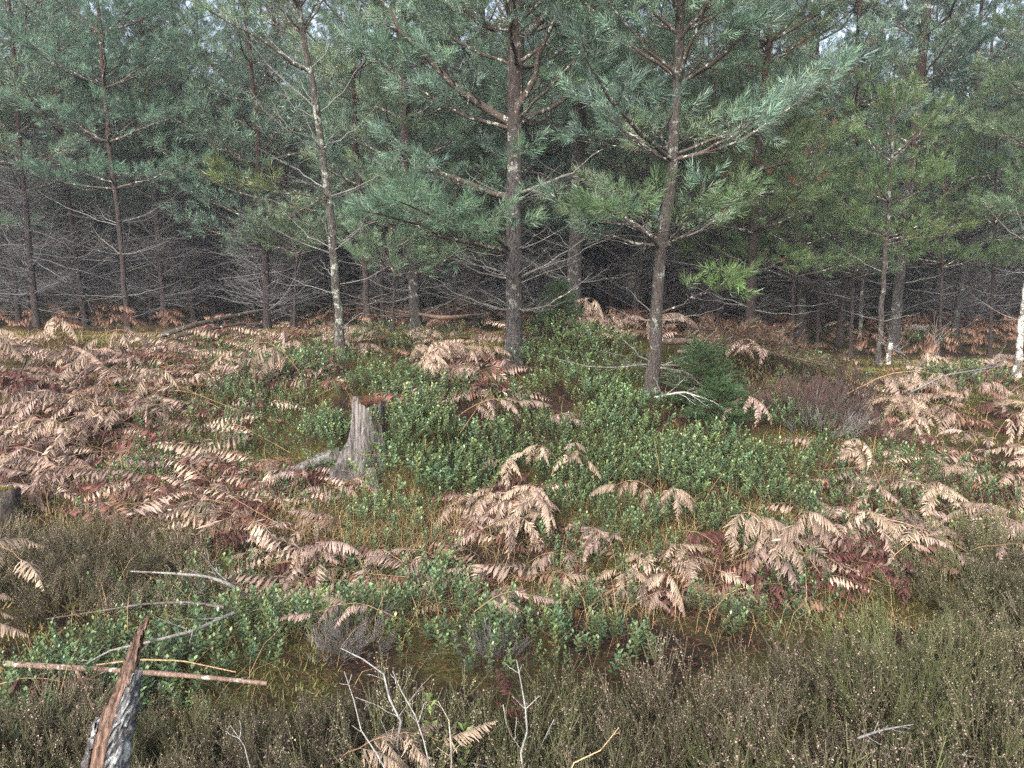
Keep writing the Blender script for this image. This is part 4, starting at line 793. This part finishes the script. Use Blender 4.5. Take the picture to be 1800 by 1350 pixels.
g = Geo(); V, F = tubes(Pq[None], np.linspace(0.05, 0.016, 12)[None], 9); g.add(V, F, (0.17, 0.15, 0.12)); link("root", g.mesh("root", M_stump, True), root)

# small rotten stump at the left edge
p_ = at(5, 915); e = thing("tree_stump", "low dark mossy stump cut off by the left edge", "stump", p_)
g = Geo(); P3 = np.array([[0, 0, -0.1], [0, 0, 0.06], [0.01, 0, 0.13], [0.01, 0.01, 0.20]]); V, F = tubes(P3[None], np.array([[0.16, 0.11, 0.10, 0.09]]), 18); V = V + rng.normal(0, 0.006, V.shape); g.add(V, F, (0.075, 0.062, 0.055)); link("trunk_wood", g.mesh("trunk_wood", M_stump, True), e)
g = Geo(); n = 500; a = rng.random(n) * 6.28; ra = np.sqrt(rng.random(n)) * 0.10; pz = np.c_[np.cos(a) * ra, np.sin(a) * ra, 0.20 - ra * 0.35]; d = unit(np.c_[rng.normal(0, 0.6, (n, 2)), np.ones(n)]); sd = unit(np.cross(d, rng.normal(size=(n, 3)))) * 0.002
g.add(np.stack([pz - sd, pz + sd, pz + d * 0.022], 1).reshape(-1, 3), np.arange(3 * n).reshape(-1, 3), np.repeat(np.array([[0.17, 0.15, 0.03]]) * rng.uniform(0.5, 1.3, (n, 1)), 3, 0)); tag(link("moss_cap", g.mesh("moss_cap", M_moss), e), kind="stuff")

# ------------------------------------------------------------------ broken splintered pine at the lower left
p0 = on_depth(188, 1340, 1.50); tip = on_depth(262, 1084, 1.60)
sp_b = np.array([p0[0] - 0.02, 1.49, float(hgt(p0[0] - 0.02, 1.49))]); e = thing("broken_pine_snag", "splintered broken-off young pine stem with bark peeling from its spike", "snag", sp_b)
stations = [(None, 0.042, 0.042), ((186, 1342, 1.50), 0.034, 0.032), ((196, 1290, 1.51), 0.032, 0.028), ((203, 1255, 1.52), 0.030, 0.024), ((217, 1215, 1.54), 0.021, 0.018), ((227, 1175, 1.56), 0.0175, 0.015), ((238, 1140, 1.58), 0.0125, 0.010), ((249, 1110, 1.59), 0.0075, 0.006), ((262, 1084, 1.60), 0.0008, 0.0008)]
C_, ru, rv = [sp_b - np.array([0, 0, 0.1])], [0.046], [0.046]
for s_, a, b in stations: C_.append(sp_b + np.array([0, 0, 0.25]) if s_ is None else on_depth(*s_)); ru.append(a); rv.append(b)
C_ = np.array(C_); t = np.linspace(0, 1, len(C_)); u = np.linspace(0, 1, 44); C2 = np.stack([np.interp(u, t, C_[:, k]) for k in range(3)], 1); ru = np.interp(u, t, ru); rv = np.interp(u, t, rv)
th = np.linspace(0, 2 * np.pi, 28, endpoint=False); rid = rng.normal(0, 1, 28); wob = 1 + 0.06 * rid[None] + 0.05 * rng.normal(0, 1, (44, 28)) * np.linspace(0.3, 1, 44)[:, None]
V = C2[:, None, :] + np.stack([np.cos(th)[None] * ru[:, None] * wob, np.sin(th)[None] * rv[:, None] * wob, 0.006 * rng.normal(0, 1, (44, 28))], -1) - sp_b
i0 = np.arange(43)[:, None] * 28; j0 = np.arange(28)[None]; j1 = (j0 + 1) % 28; F = np.concatenate([np.stack([i0 + j0, i0 + j1, i0 + 28 + j1], -1).reshape(-1, 3), np.stack([i0 + j0, i0 + 28 + j1, i0 + 28 + j0], -1).reshape(-1, 3)])
cc = (np.array([0.118, 0.076, 0.058]) * (1 + 0.35 * rng.normal(0, 1, 28))[:, None])[None] * np.interp(u, [0, 0.4, 0.75, 1], [1.1, 1.25, 0.85, 1.0])[:, None, None]
g = Geo(); g.add(V.reshape(-1, 3), F, np.clip(cc, 0.02, 1).reshape(-1, 3)); link("splintered_heartwood", g.mesh("splintered_heartwood", M_stump), e)
def bark_shell(a0, a1, u1, thick, colr, seed):
    q = np.random.default_rng(seed); na, nz = 16, 34; an = np.linspace(R(a0), R(a1), na); top_ = u1 + q.normal(0, 0.02, na); top_ = top_ - 0.10 * np.abs(np.linspace(-1, 1, na)) ** 2
    Vo = np.zeros((2, nz, na, 3))
    for i in range(na):
        uu = np.linspace(0, top_[i], nz); cx = np.stack([np.interp(uu, u, C2[:, k]) for k in range(3)], 1); a_ = np.interp(uu, u, ru); b_ = np.interp(uu, u, rv); lump = 0.0045 * q.normal(0, 1, nz) + 0.003 * np.sin(np.arange(nz) * 1.3 + i)
        for s_ in (0, 1):
            ex = 0.002 + s_ * (thick + lump); Vo[s_, :, i] = cx + np.stack([np.cos(an[i]) * (a_ + ex), np.sin(an[i]) * (b_ + ex), 0 * a_], 1)
    Vf = Vo.reshape(-1, 3) - sp_b; w2 = nz * na; Fs = []
    for a in range(nz - 1):
        for b in range(na - 1):
            p_, q_ = a * na + b, (a + 1) * na + b; Fs += [(w2 + p_, w2 + p_ + 1, w2 + q_ + 1), (w2 + p_, w2 + q_ + 1, w2 + q_), (p_, q_ + 1, p_ + 1), (p_, q_, q_ + 1)]
        for b in (0, na - 1): p_, q_ = a * na + b, (a + 1) * na + b; Fs += [(p_, q_, w2 + q_), (p_, w2 + q_, w2 + p_)]
    for b in range(na - 1): p_ = (nz - 1) * na + b; Fs += [(p_, p_ + 1, w2 + p_ + 1), (p_, w2 + p_ + 1, w2 + p_)]
    g_ = Geo(); g_.add(Vf, np.array(Fs), np.array(colr) * q.uniform(0.6, 1.3, (len(Vf), 1))); return g_.mesh("bark_flake", M_spikebark)
M_spikebark = attr_wood("grey_lichened_bark", (25, 25, 25), 0.55, lich_col=(0.40, 0.42, 0.42), bs=1.0)
link("bark_flake", bark_shell(-75, 40, 0.66, 0.009, (0.20, 0.20, 0.205), 1), e); link("bark_flake", bark_shell(150, 215, 0.40, 0.008, (0.13, 0.12, 0.12), 2), e)
for az, el, ln in ((-20, 5, 0.12), (200, 20, 0.13), (255, 30, 0.07), (285, 45, 0.06), (160, 10, 0.16)):
    pth = limb_path(rng, R(az), el, el + 40, ln) + C2[int(0.16 * 43)] - sp_b + 0.03 * np.array([math.cos(R(az)), math.sin(R(az)), 0]); g = Geo(); V, F = tubes(resample(pth, 8)[None], np.linspace(0.006, 0.0015, 8)[None], 6); g.add(V, F, (0.33, 0.33, 0.31)); link("twig_stub", g.mesh("twig_stub", M_dead, True), e)

# ------------------------------------------------------------------ sticks, poles and fallen wood
def stick(name, label, cat, pts, r0, r1, colr, mat=None, lift=0.11, twigs=True, lat=0.45, group="dead sticks on the ground", nodes=6, alive=False, tint=None, twigcol=None):
    P = groundline(pts, lift); b = P[0].copy(); P = P - b; e = thing(name, label, cat, b, None, group)
    g_ = Geo(); V, F = tubes(P[None], np.linspace(r0, r1, 12)[None] * rng.uniform(0.93, 1.07, 12), 8); g_.add(V, F, colr); link("stem", g_.mesh("stem", mat or M_dead, True), e)
    if twigs:
        Wg, Ng = grow(rng, P, r0 * (0.6 if alive or r0 > 0.02 else 1.5), alive, 0.8, 0.1, 0, lat, tint, wood=twigcol or colr, nodes=nodes)
        Wg.V, Wg.F, Wg.C = Wg.V[1:], [f - 45 for f in Wg.F[1:]], Wg.C[1:]
        if Wg.V: Wg.n -= 45; tag(link("side_twigs", Wg.mesh("side_twigs", M_dead), e), kind="stuff")
        if Ng.n: link("brown_needles", Ng.mesh("brown_needles", M_needle), e)
    return e
GREY = (0.20, 0.19, 0.18); PALE = (0.27, 0.265, 0.255)
stick("dead_branch", "grey lichened dead branch arching over the lingonberries at left, uppermost", "branch", [(430, 1045, 0.02), (400, 1025, 0.10), (360, 1012, 0.12), (300, 1008, 0.10), (230, 1006, 0.05)], 0.0085, 0.003, GREY, lat=0.35)
stick("dead_branch", "dark dead branch below the uppermost grey one at left", "branch", [(395, 1068, 0.03), (330, 1060, 0.05), (250, 1062, 0.07), (170, 1075, 0.04), (80, 1090, 0.02)], 0.007, 0.002, (0.11, 0.095, 0.085), lat=0.3)
stick("dead_branch", "grey forked dead branch just above the long pole", "branch", [(410, 1080, 0.02), (340, 1110, 0.05), (260, 1130, 0.05), (190, 1145, 0.04), (140, 1175, 0.02)], 0.0085, 0.003, GREY, lat=0.4, nodes=5)
stick("fallen_pole", "long red-brown fallen pole lying level at lower left", "pole", [(10, 1168, 0.0), (90, 1172, 0.03), (200, 1180, 0.05), (340, 1192, 0.05), (470, 1203, 0.04)], 0.0115, 0.0075, (0.17, 0.115, 0.09), lat=0.10, nodes=3, twigcol=(0.16, 0.13, 0.11))
stick("dead_branch", "thin tan curved stalk lying above the long pole", "branch", [(170, 1172, 0.03), (240, 1163, 0.06), (320, 1165, 0.06), (415, 1182, 0.03)], 0.0035, 0.002, (0.33, 0.21, 0.12), twigs=False)
stick("dead_branch", "short dead branch hanging off the pole's left end", "branch", [(135, 1180, 0.04), (150, 1210, 0.05), (160, 1240, 0.04), (172, 1265, 0.03)], 0.006, 0.002, (0.17, 0.10, 0.07), lat=0.5)
stick("dead_branch", "thin grey stick lying in the lower right heather", "branch", [(1508, 1300, 0.25), (1550, 1287, 0.27), (1600, 1277, 0.27)], 0.0034, 0.0018, (0.17, 0.165, 0.16), lat=0.4)
stick("dead_branch", "dark crooked stick on the ground in the lower right corner", "branch", [(1650, 1325, 0.03), (1720, 1335, 0.04), (1800, 1370, 0.03)], 0.004, 0.002, (0.12, 0.10, 0.09), lat=0.4)
stick("dead_branch", "dark upright bent stick at the left edge of the slope", "branch", [(22, 680, 0.0), (40, 650, 0.12), (47, 632, 0.25)], 0.012, 0.006, (0.06, 0.05, 0.045), twigs=False)
stick("fallen_log", "dead fallen trunk lying in the dark wood at left", "log", [(285, 590, 0.0), (330, 575, 0.08), (390, 560, 0.12), (455, 548, 0.14)], 0.03, 0.02, (0.055, 0.045, 0.04), lat=0.25, group="fallen trunks")
stick("fallen_log", "thin fallen trunk below the other in the dark left wood", "log", [(310, 592, 0.0), (360, 580, 0.04), (430, 568, 0.06)], 0.02, 0.014, (0.05, 0.04, 0.035), lat=0.2, group="fallen trunks")
stick("fallen_pine_top", "fallen dead pine top with brown needles behind the small spruce", "log", [(1150, 600, 0.12), (1220, 600, 0.14), (1290, 598, 0.12), (1350, 605, 0.06)], 0.03, 0.012, (0.10, 0.07, 0.055), lat=0.4, alive=True, tint=(0.085, 0.055, 0.038), nodes=10, twigcol=(0.10, 0.08, 0.07), group="fallen trunks")
stick("fallen_pine_top", "brown dead bough lying in front of the fallen pine top", "log", [(1190, 620, 0.15), (1250, 612, 0.2), (1330, 615, 0.15), (1480, 650, 0.08)], 0.018, 0.006, (0.10, 0.075, 0.06), lat=0.35, alive=True, tint=(0.09, 0.06, 0.04), nodes=8, group="fallen trunks")
stick("fallen_log", "brown fallen stem behind the bracken in the middle", "log", [(690, 545, 0.15), (780, 560, 0.15), (860, 552, 0.12)], 0.03, 0.02, (0.12, 0.08, 0.06), lat=0.3, group="fallen trunks")
stick("cut_log", "short grey cut log half hidden by lingonberries at right", "log", [(1585, 575, 0.07), (1605, 576, 0.07), (1632, 577, 0.07)], 0.06, 0.062, (0.30, 0.27, 0.24), mat=M_stump, twigs=False, group="fallen trunks")
stick("dead_branch", "grey dead twigs heaped over the dark lingonberries at right", "branch", [(1600, 690, 0.1), (1660, 660, 0.16), (1720, 650, 0.16), (1780, 640, 0.1)], 0.009, 0.003, GREY, lat=0.45, nodes=6)
stick("dead_branch", "pale dead twig below the leaning pine's foot", "branch", [(1150, 700, 0.05), (1200, 690, 0.12), (1250, 705, 0.12), (1290, 730, 0.05)], 0.008, 0.002, (0.35, 0.35, 0.33), lat=0.5, nodes=6)
p_ = at(1561, 640); e = thing("broken_birch_stub", "short white broken birch stub among the right-hand shrubs", "snag", p_)
g = Geo(); V, F = tubes(np.array([[[0, 0, -0.05], [0, 0, 0.1], [0.01, 0, 0.2], [0.015, 0, 0.26]]]), np.array([[0.034, 0.03, 0.03, 0.018]]), 10); g.add(V + rng.normal(0, 0.003, V.shape), F, (0.6, 0.6, 0.57)); link("stem", g.mesh("stem", M_birch, True), e)
def bare_shrub(label, poly, Y, r0, colr=PALE, lat=0.45, nodes=5):
    P = resample(np.array([on_depth(x, y, Y + dy) for x, y, dy in poly]), 9); b = np.array([P[0][0], P[0][1], float(hgt(P[0][0], P[0][1]))])
    if P[0][2] > b[2]: P = resample(np.r_[b[None], P], 9)
    e = thing("bare_shrub", label, "dead shrub", b, None, "bleached bare twigs in the heather"); Wg, _ = grow(rng, P - b, r0, False, lat_len=lat, wood=colr, nodes=nodes); link("stem_and_twigs", Wg.mesh("stem_and_twigs", M_dead), e)
bare_shrub("bleached forked shrub skeleton left of middle in the front heather", [(700, 1245, 0), (665, 1185, 0.02), (640, 1160, 0.05), (600, 1140, 0.08)], 1.95, 0.0062)
bare_shrub("tall bleached crooked twig in the middle of the front heather", [(918, 1305, 0), (930, 1240, 0), (912, 1200, 0.05), (908, 1160, 0.08)], 1.85, 0.0052)
bare_shrub("brownish bent twig between the two bleached ones", [(790, 1330, 0), (793, 1275, 0), (785, 1245, 0.03), (770, 1232, 0.05)], 1.75, 0.005, (0.28, 0.23, 0.19), 0.3, 4)
bare_shrub("long thin bleached twig trailing at lower left of the front heather", [(690, 1350, 0), (640, 1300, 0.03), (618, 1240, 0.06), (605, 1180, 0.10)], 1.7, 0.004, PALE, 0.25)
bare_shrub("bleached twig behind the long trailing one", [(750, 1320, 0), (735, 1260, 0.03), (710, 1220, 0.05), (690, 1180, 0.1)], 1.8, 0.004, PALE, 0.3)
bare_shrub("short pale twig poking up at the bottom left of middle", [(440, 1345, 0), (425, 1300, 0.03), (405, 1275, 0.06)], 1.6, 0.003, PALE, 0.35)
bare_shrub("straw-coloured bent stalk at the bottom middle", [(1000, 1345, 0), (1050, 1310, 0.02), (1088, 1279, 0.05)], 1.6, 0.004, (0.40, 0.29, 0.17), 0.12, 3)

# ------------------------------------------------------------------ small spruces
def spruce(label, px, py, h, wdt, seed, dark=1.0):
    r = np.random.default_rng(seed); b = at(px, py); e = thing("spruce_sapling", label, "spruce tree", b, None, "small spruces")
    g_ = Geo(); V, F = tubes(np.array([[[0, 0, -0.03], [0, 0, h * 0.5], [0.01, 0, h]]]), np.array([[0.011, 0.007, 0.002]]), 6); g_.add(V, F, (0.09, 0.06, 0.045)); link("trunk", g_.mesh("trunk", M_twig, True), e)
    z = 0.05; sp, sd, polys = [], [], []
    while z < h:
        u = z / h; ln = wdt * (1 - u) ** 0.75 + 0.04; nb = 12
        for k in range(nb):
            a = r.random() * 6.28; el = R(8 + 35 * u + r.normal(0, 8)); d = np.array([math.cos(el) * math.cos(a), math.cos(el) * math.sin(a), math.sin(el)]); l = ln * r.uniform(0.7, 1.1); w_ = np.linspace(0, 1, 5)[:, None]
            q = np.array([0, 0, z]) + d * l * w_ - np.array([0, 0, 1]) * 0.18 * l * w_ ** 2; polys.append(q)
            m = max(4, int(l / 0.018)); nv = unit(np.cross(d, [0, 0, 1]))
            for s in np.linspace(0.12, 1, m): sp.append(q[0] + (q[-1] - q[0]) * s - np.array([0, 0, 1]) * 0.05 * l * s * (s - 1)); sd.append(d * 0.75 + nv * (1 if r.random() < 0.5 else -1) * 0.7 * (1 - s * 0.5) + r.normal(0, 0.12, 3))
        z += h / 11
    g_ = Geo(); V, F = tubes(np.array(polys), np.tile(np.linspace(0.0035, 0.001, 5), (len(polys), 1)), 3); g_.add(V, F, (0.11, 0.07, 0.045)); link("boughs", g_.mesh("boughs", M_twig), e)
    S = [shoot_lite(r, 20, 0.075, 0.019, 0.0044) for _ in range(3)]; sp, sd = np.array(sp), np.array(sd); k = r.integers(0, 3, len(sp)); M = frames(sd, r.random(len(sp)) * 6.28) * r.uniform(0.8, 1.25, len(sp))[:, None, None]; tn = np.array([0.062, 0.115, 0.048]) * dark * r.uniform(0.7, 1.4, (len(sp), 1)); g_ = Geo()
    for j in range(3): g_.add(*inst(*S[j], M[k == j], sp[k == j], tn[k == j]))
    link("crown", g_.mesh("crown", M_needle), e)
spruce("bushy dark green spruce sapling right of the leaning pine", 1232, 722, 0.52, 0.42, 1, 0.75); spruce("small dark spruce sapling behind the hump", 985, 592, 0.5, 0.3, 2, 0.7); spruce("tiny spruce sapling at the bushy spruce's foot", 1262, 752, 0.32, 0.24, 3, 0.95)

# ------------------------------------------------------------------ litter, grass, moss
def blades(xy, ln, wd, lean, cols, seg=3):
    n = len(xy); a = rng.random(n) * 6.28; h = np.stack([np.cos(a), np.sin(a)], 1); b = np.c_[xy, hgt(xy[:, 0], xy[:, 1])]; s = np.c_[-h[:, 1], h[:, 0], np.zeros(n)] * wd[:, None] * 0.5; pts = []
    for k in range(seg + 1):
        u = k / seg; e = np.radians(90 - lean * u * 1.15); p_ = b + np.c_[h * (ln * u * np.cos(e))[:, None], ln * u * np.sin(np.clip(e, 0.05, 2)) * (1 - 0.25 * u)]; pts += [p_ - s * (1 - u * 0.8), p_ + s * (1 - u * 0.8)]
    V = np.stack(pts, 1); kk = np.arange(n)[:, None] * (2 * seg + 2); F = np.concatenate([np.concatenate([kk + np.array([[2 * i, 2 * i + 1, 2 * i + 3]]), kk + np.array([[2 * i, 2 * i + 3, 2 * i + 2]])]) for i in range(seg)])
    return V.reshape(-1, 3), F, np.repeat(cols, 2 * seg + 2, 0)
g = Geo()
for (px, py, sx, sy, n) in [(720, 940, .35, .25, 700), (760, 900, .3, .25, 350), (640, 930, .3, .2, 300), (80, 610, .7, .5, 500), (230, 720, 1.0, .6, 400), (400, 760, 1.2, .8, 500), (1290, 960, .6, .3, 600), (1180, 880, .6, .5, 350), (1540, 840, .25, .2, 350), (300, 880, .9, .4, 500), (900, 1000, 1.4, .4, 600), (600, 1020, .8, .3, 400),
                            (1300, 700, 1.2, .6, 250), (350, 1100, .6, .5, 500), (1650, 900, .8, .6, 500), (1050, 800, 1.2, .8, 400), (1500, 650, 1.5, .8, 500), (800, 620, 2.5, 1.0, 600), (1000, 1090, 1.2, .2, 350), (700, 1090, .8, .2, 250), (80, 950, .5, .4, 300)]:
    c = at(px, py); xy = c[:2] + rng.normal(0, 1, (n, 2)) * np.array([sx, sy]); xy = xy[(xy[:, 1] > 1.7) & (np.hypot(xy[:, 0] - st_c[0], xy[:, 1] - st_c[1]) > 0.2)]; n = len(xy)
    colr = np.array([[0.40, 0.29, 0.15]]) * rng.uniform(0.5, 1.2, (n, 1)); gr = rng.random(n) < 0.15; colr[gr] = np.array([0.13, 0.17, 0.05]); rd = rng.random(n) < 0.2; colr[rd] = np.array([0.25, 0.155, 0.085])
    g.add(*blades(xy, rng.uniform(0.12, 0.36, n), rng.uniform(0.0015, 0.003, n), rng.uniform(25, 88, n), colr))
tag(link("dry_grass", g.mesh("dry_grass", M_dry)), "straw-coloured dry grass blades scattered over the bank", "grass", None, "stuff")
g = Geo(); n = 42000; y = 1.6 + 8.5 * rng.random(n) ** 0.8; x = rng.uniform(-1, 1, n) * (0.72 * y + 0.3); k = rng.random(n) < 0.55 + 1.2 * np.clip(vnoise(x * 0.9, y * 0.9, 20), -0.3, 0.5) + 0.6 * np.exp(-((x - 0.8) ** 2 / 3 + (y - 7) ** 2 / 3)); x, y = x[k], y[k]; n = len(x)
pz = np.c_[x, y, hgt(x, y) + rng.uniform(0.004, 0.03, n)]; d = unit(np.c_[rng.normal(size=(n, 2)), rng.normal(0, 0.3, n)]); sd = unit(np.cross(d, [0, 0, 1])) * 0.0016; l_ = rng.uniform(0.014, 0.03, (n, 1)) * np.clip(y[:, None] / 4, 0.6, 1.3)
g.add(np.stack([pz - d * l_ - sd, pz - d * l_ + sd, pz + d * l_], 1).reshape(-1, 3), np.arange(3 * n).reshape(-1, 3), np.repeat(np.array([[0.24, 0.10, 0.055]]) * rng.uniform(0.5, 1.4, (n, 1)), 3, 0))
tag(link("pine_needle_litter", g.mesh("pine_needle_litter", M_dry)), "fallen red-brown pine needles scattered on the forest floor", "needle litter", None, "stuff")
g = Geo(); n = 90000; y = 2.0 + 7.5 * rng.random(n) ** 0.75; x = rng.uniform(-1, 1, n) * (0.72 * y + 0.2); k = (vnoise(x * 1.1, y * 1.1, 31) + 0.5 * vnoise(x * 4, y * 4, 32)) > 0.0; x, y = x[k], y[k]; n = len(x)
pz = np.c_[x, y, hgt(x, y) - 0.002]; d = unit(np.c_[rng.normal(0, 0.55, (n, 2)), np.ones(n)]); sd = unit(np.cross(d, rng.normal(size=(n, 3)))) * 0.0035
cm = np.array([[0.22, 0.19, 0.07]]) * rng.uniform(0.5, 1.3, (n, 1)); gm = vnoise(x * 2, y * 2, 40) > 0.1; cm[gm] *= np.array([0.75, 0.95, 0.9])
g.add(np.stack([pz - sd, pz + sd, pz + d * rng.uniform(0.018, 0.04, (n, 1))], 1).reshape(-1, 3), np.arange(3 * n).reshape(-1, 3), np.repeat(cm, 3, 0))
tag(link("moss_carpet", g.mesh("moss_carpet", M_moss)), "yellow-olive moss cushions between the shrubs", "moss", None, "stuff")
# straight broken bracken stalks, straw-coloured
SK = []
for i in range(5):
    g = Geo(); ln = 1.0; w_ = np.linspace(0, 1, 6)[:, None]; P = np.array([[1, 0, 0]]) * w_ + np.array([[0, 0.12 * rng.normal(), 0.06 * rng.normal()]]) * w_ ** 2; V, F = tubes(P[None], np.linspace(0.0042, 0.0022, 6)[None], 5); g.add(V, F, np.array([0.40, 0.26, 0.13]) * rng.uniform(0.6, 1.15)); SK.append(g.mesh("bracken_stalk", M_dry))
for zone, n, x0, x1, y0, y1 in (("on the left slope", 34, 0, 560, 610, 880), ("in the right thicket", 22, 1400, 1800, 680, 1000), ("at the foot of the bank", 16, 450, 1250, 900, 1060), ("across the bank in the middle", 10, 760, 1300, 640, 880), ("in the clearing at right", 10, 1200, 1700, 560, 700)):
    for _ in range(n):
        p_ = at(rng.uniform(x0, x1), rng.uniform(y0, y1)); st_ = rng.random() < 0.35; el = rng.uniform(40, 80) if st_ else rng.uniform(5, 28)
        tag(link("bracken_stalk", SK[int(rng.integers(5))], None, (p_[0], p_[1], p_[2]), (0, -R(el), rng.random() * 6.28), rng.uniform(0.2, 0.45) if st_ else rng.uniform(0.35, 0.75)), f"{'upright broken' if st_ else 'slanting'} straw-coloured bare bracken stalk {zone}", "stalk", f"{'upright' if st_ else 'slanting'} bracken stalks {zone}")
# single lingonberry sprigs in the lower right corner, leaf by leaf
lf = Geo(); A = leaf_blades(rng, np.zeros((1, 3)), np.array([[1.0, 0, 0]]), np.array([[0.032]]), np.array([[0.016]]), np.array([[0, 0, 1.0]]))[0]; lf.add(A, [[0, 1, 2], [0, 2, 3]], np.array([0.20, 0.30, 0.09])); LEAF = lf.mesh("leaf", M_leaf)
for px, py, lift, lb in [(1607, 1316, 0.10, "bright green lingonberry sprig standing alone in the lower right"), (1566, 1340, 0.08, "bright green lingonberry sprig cut by the bottom edge at right"), (1752, 1320, 0.08, "bright green lingonberry sprig nearest the lower right corner"), (816, 1298, 0.26, "tiny lingonberry sprig in the front heather"), (1755, 1250, 0.1, "lingonberry sprig above the one in the corner"), (757, 1245, 0.28, "tiny lingonberry sprig high in the front heather")]:
    p_ = at(px, py, lift); e = thing("lingonberry_sprig", lb, "shrub", p_, None, "single lingonberry sprigs"); hh = lift + 0.03
    g = Geo(); V, F = tubes(np.array([[[0, 0, 0], [0.004, 0, hh * 0.5], [0, 0.004, hh]]]), np.array([[0.0016, 0.0014, 0.001]]), 4); g.add(V, F, (0.12, 0.06, 0.03)); link("stem", g.mesh("stem", M_dry), e)
    for k in range(11):
        z = hh * (0.55 + 0.45 * k / 10) if lift > 0.15 else hh * (0.35 + 0.65 * k / 10); link("leaf", LEAF, e, (0, 0, z), (rng.normal(0, 0.2), -R(5 + 5 * k), k * 2.4), rng.uniform(0.75, 1.15))

# ------------------------------------------------------------------ damp air between the trees
hz = bpy.data.meshes.new("haze"); hx, hy0, hy1, hz0, hz1 = 45.0, -6.0, 62.0, -1.6, 14.0
hz.from_pydata([(x, y, z) for x in (-hx, hx) for y in (hy0, hy1) for z in (hz0, hz1)], [], [(0, 1, 3, 2), (4, 6, 7, 5), (0, 4, 5, 1), (2, 3, 7, 6), (0, 2, 6, 4), (1, 5, 7, 3)])
mh = bpy.data.materials.new("haze"); mh.use_nodes = True; hn = mh.node_tree.nodes; hn.remove(hn["Principled BSDF"])
pv = hn.new("ShaderNodeVolumePrincipled"); pv.inputs["Color"].default_value = (0.80, 0.90, 1.0, 1); pv.inputs["Density"].default_value = 0.002; pv.inputs["Anisotropy"].default_value = 0.1
mh.node_tree.links.new(pv.outputs[0], hn["Material Output"].inputs["Volume"]); hz.materials.append(mh)
tag(link("haze", hz), "thin bluish air between the far trees", "haze", None, "stuff")
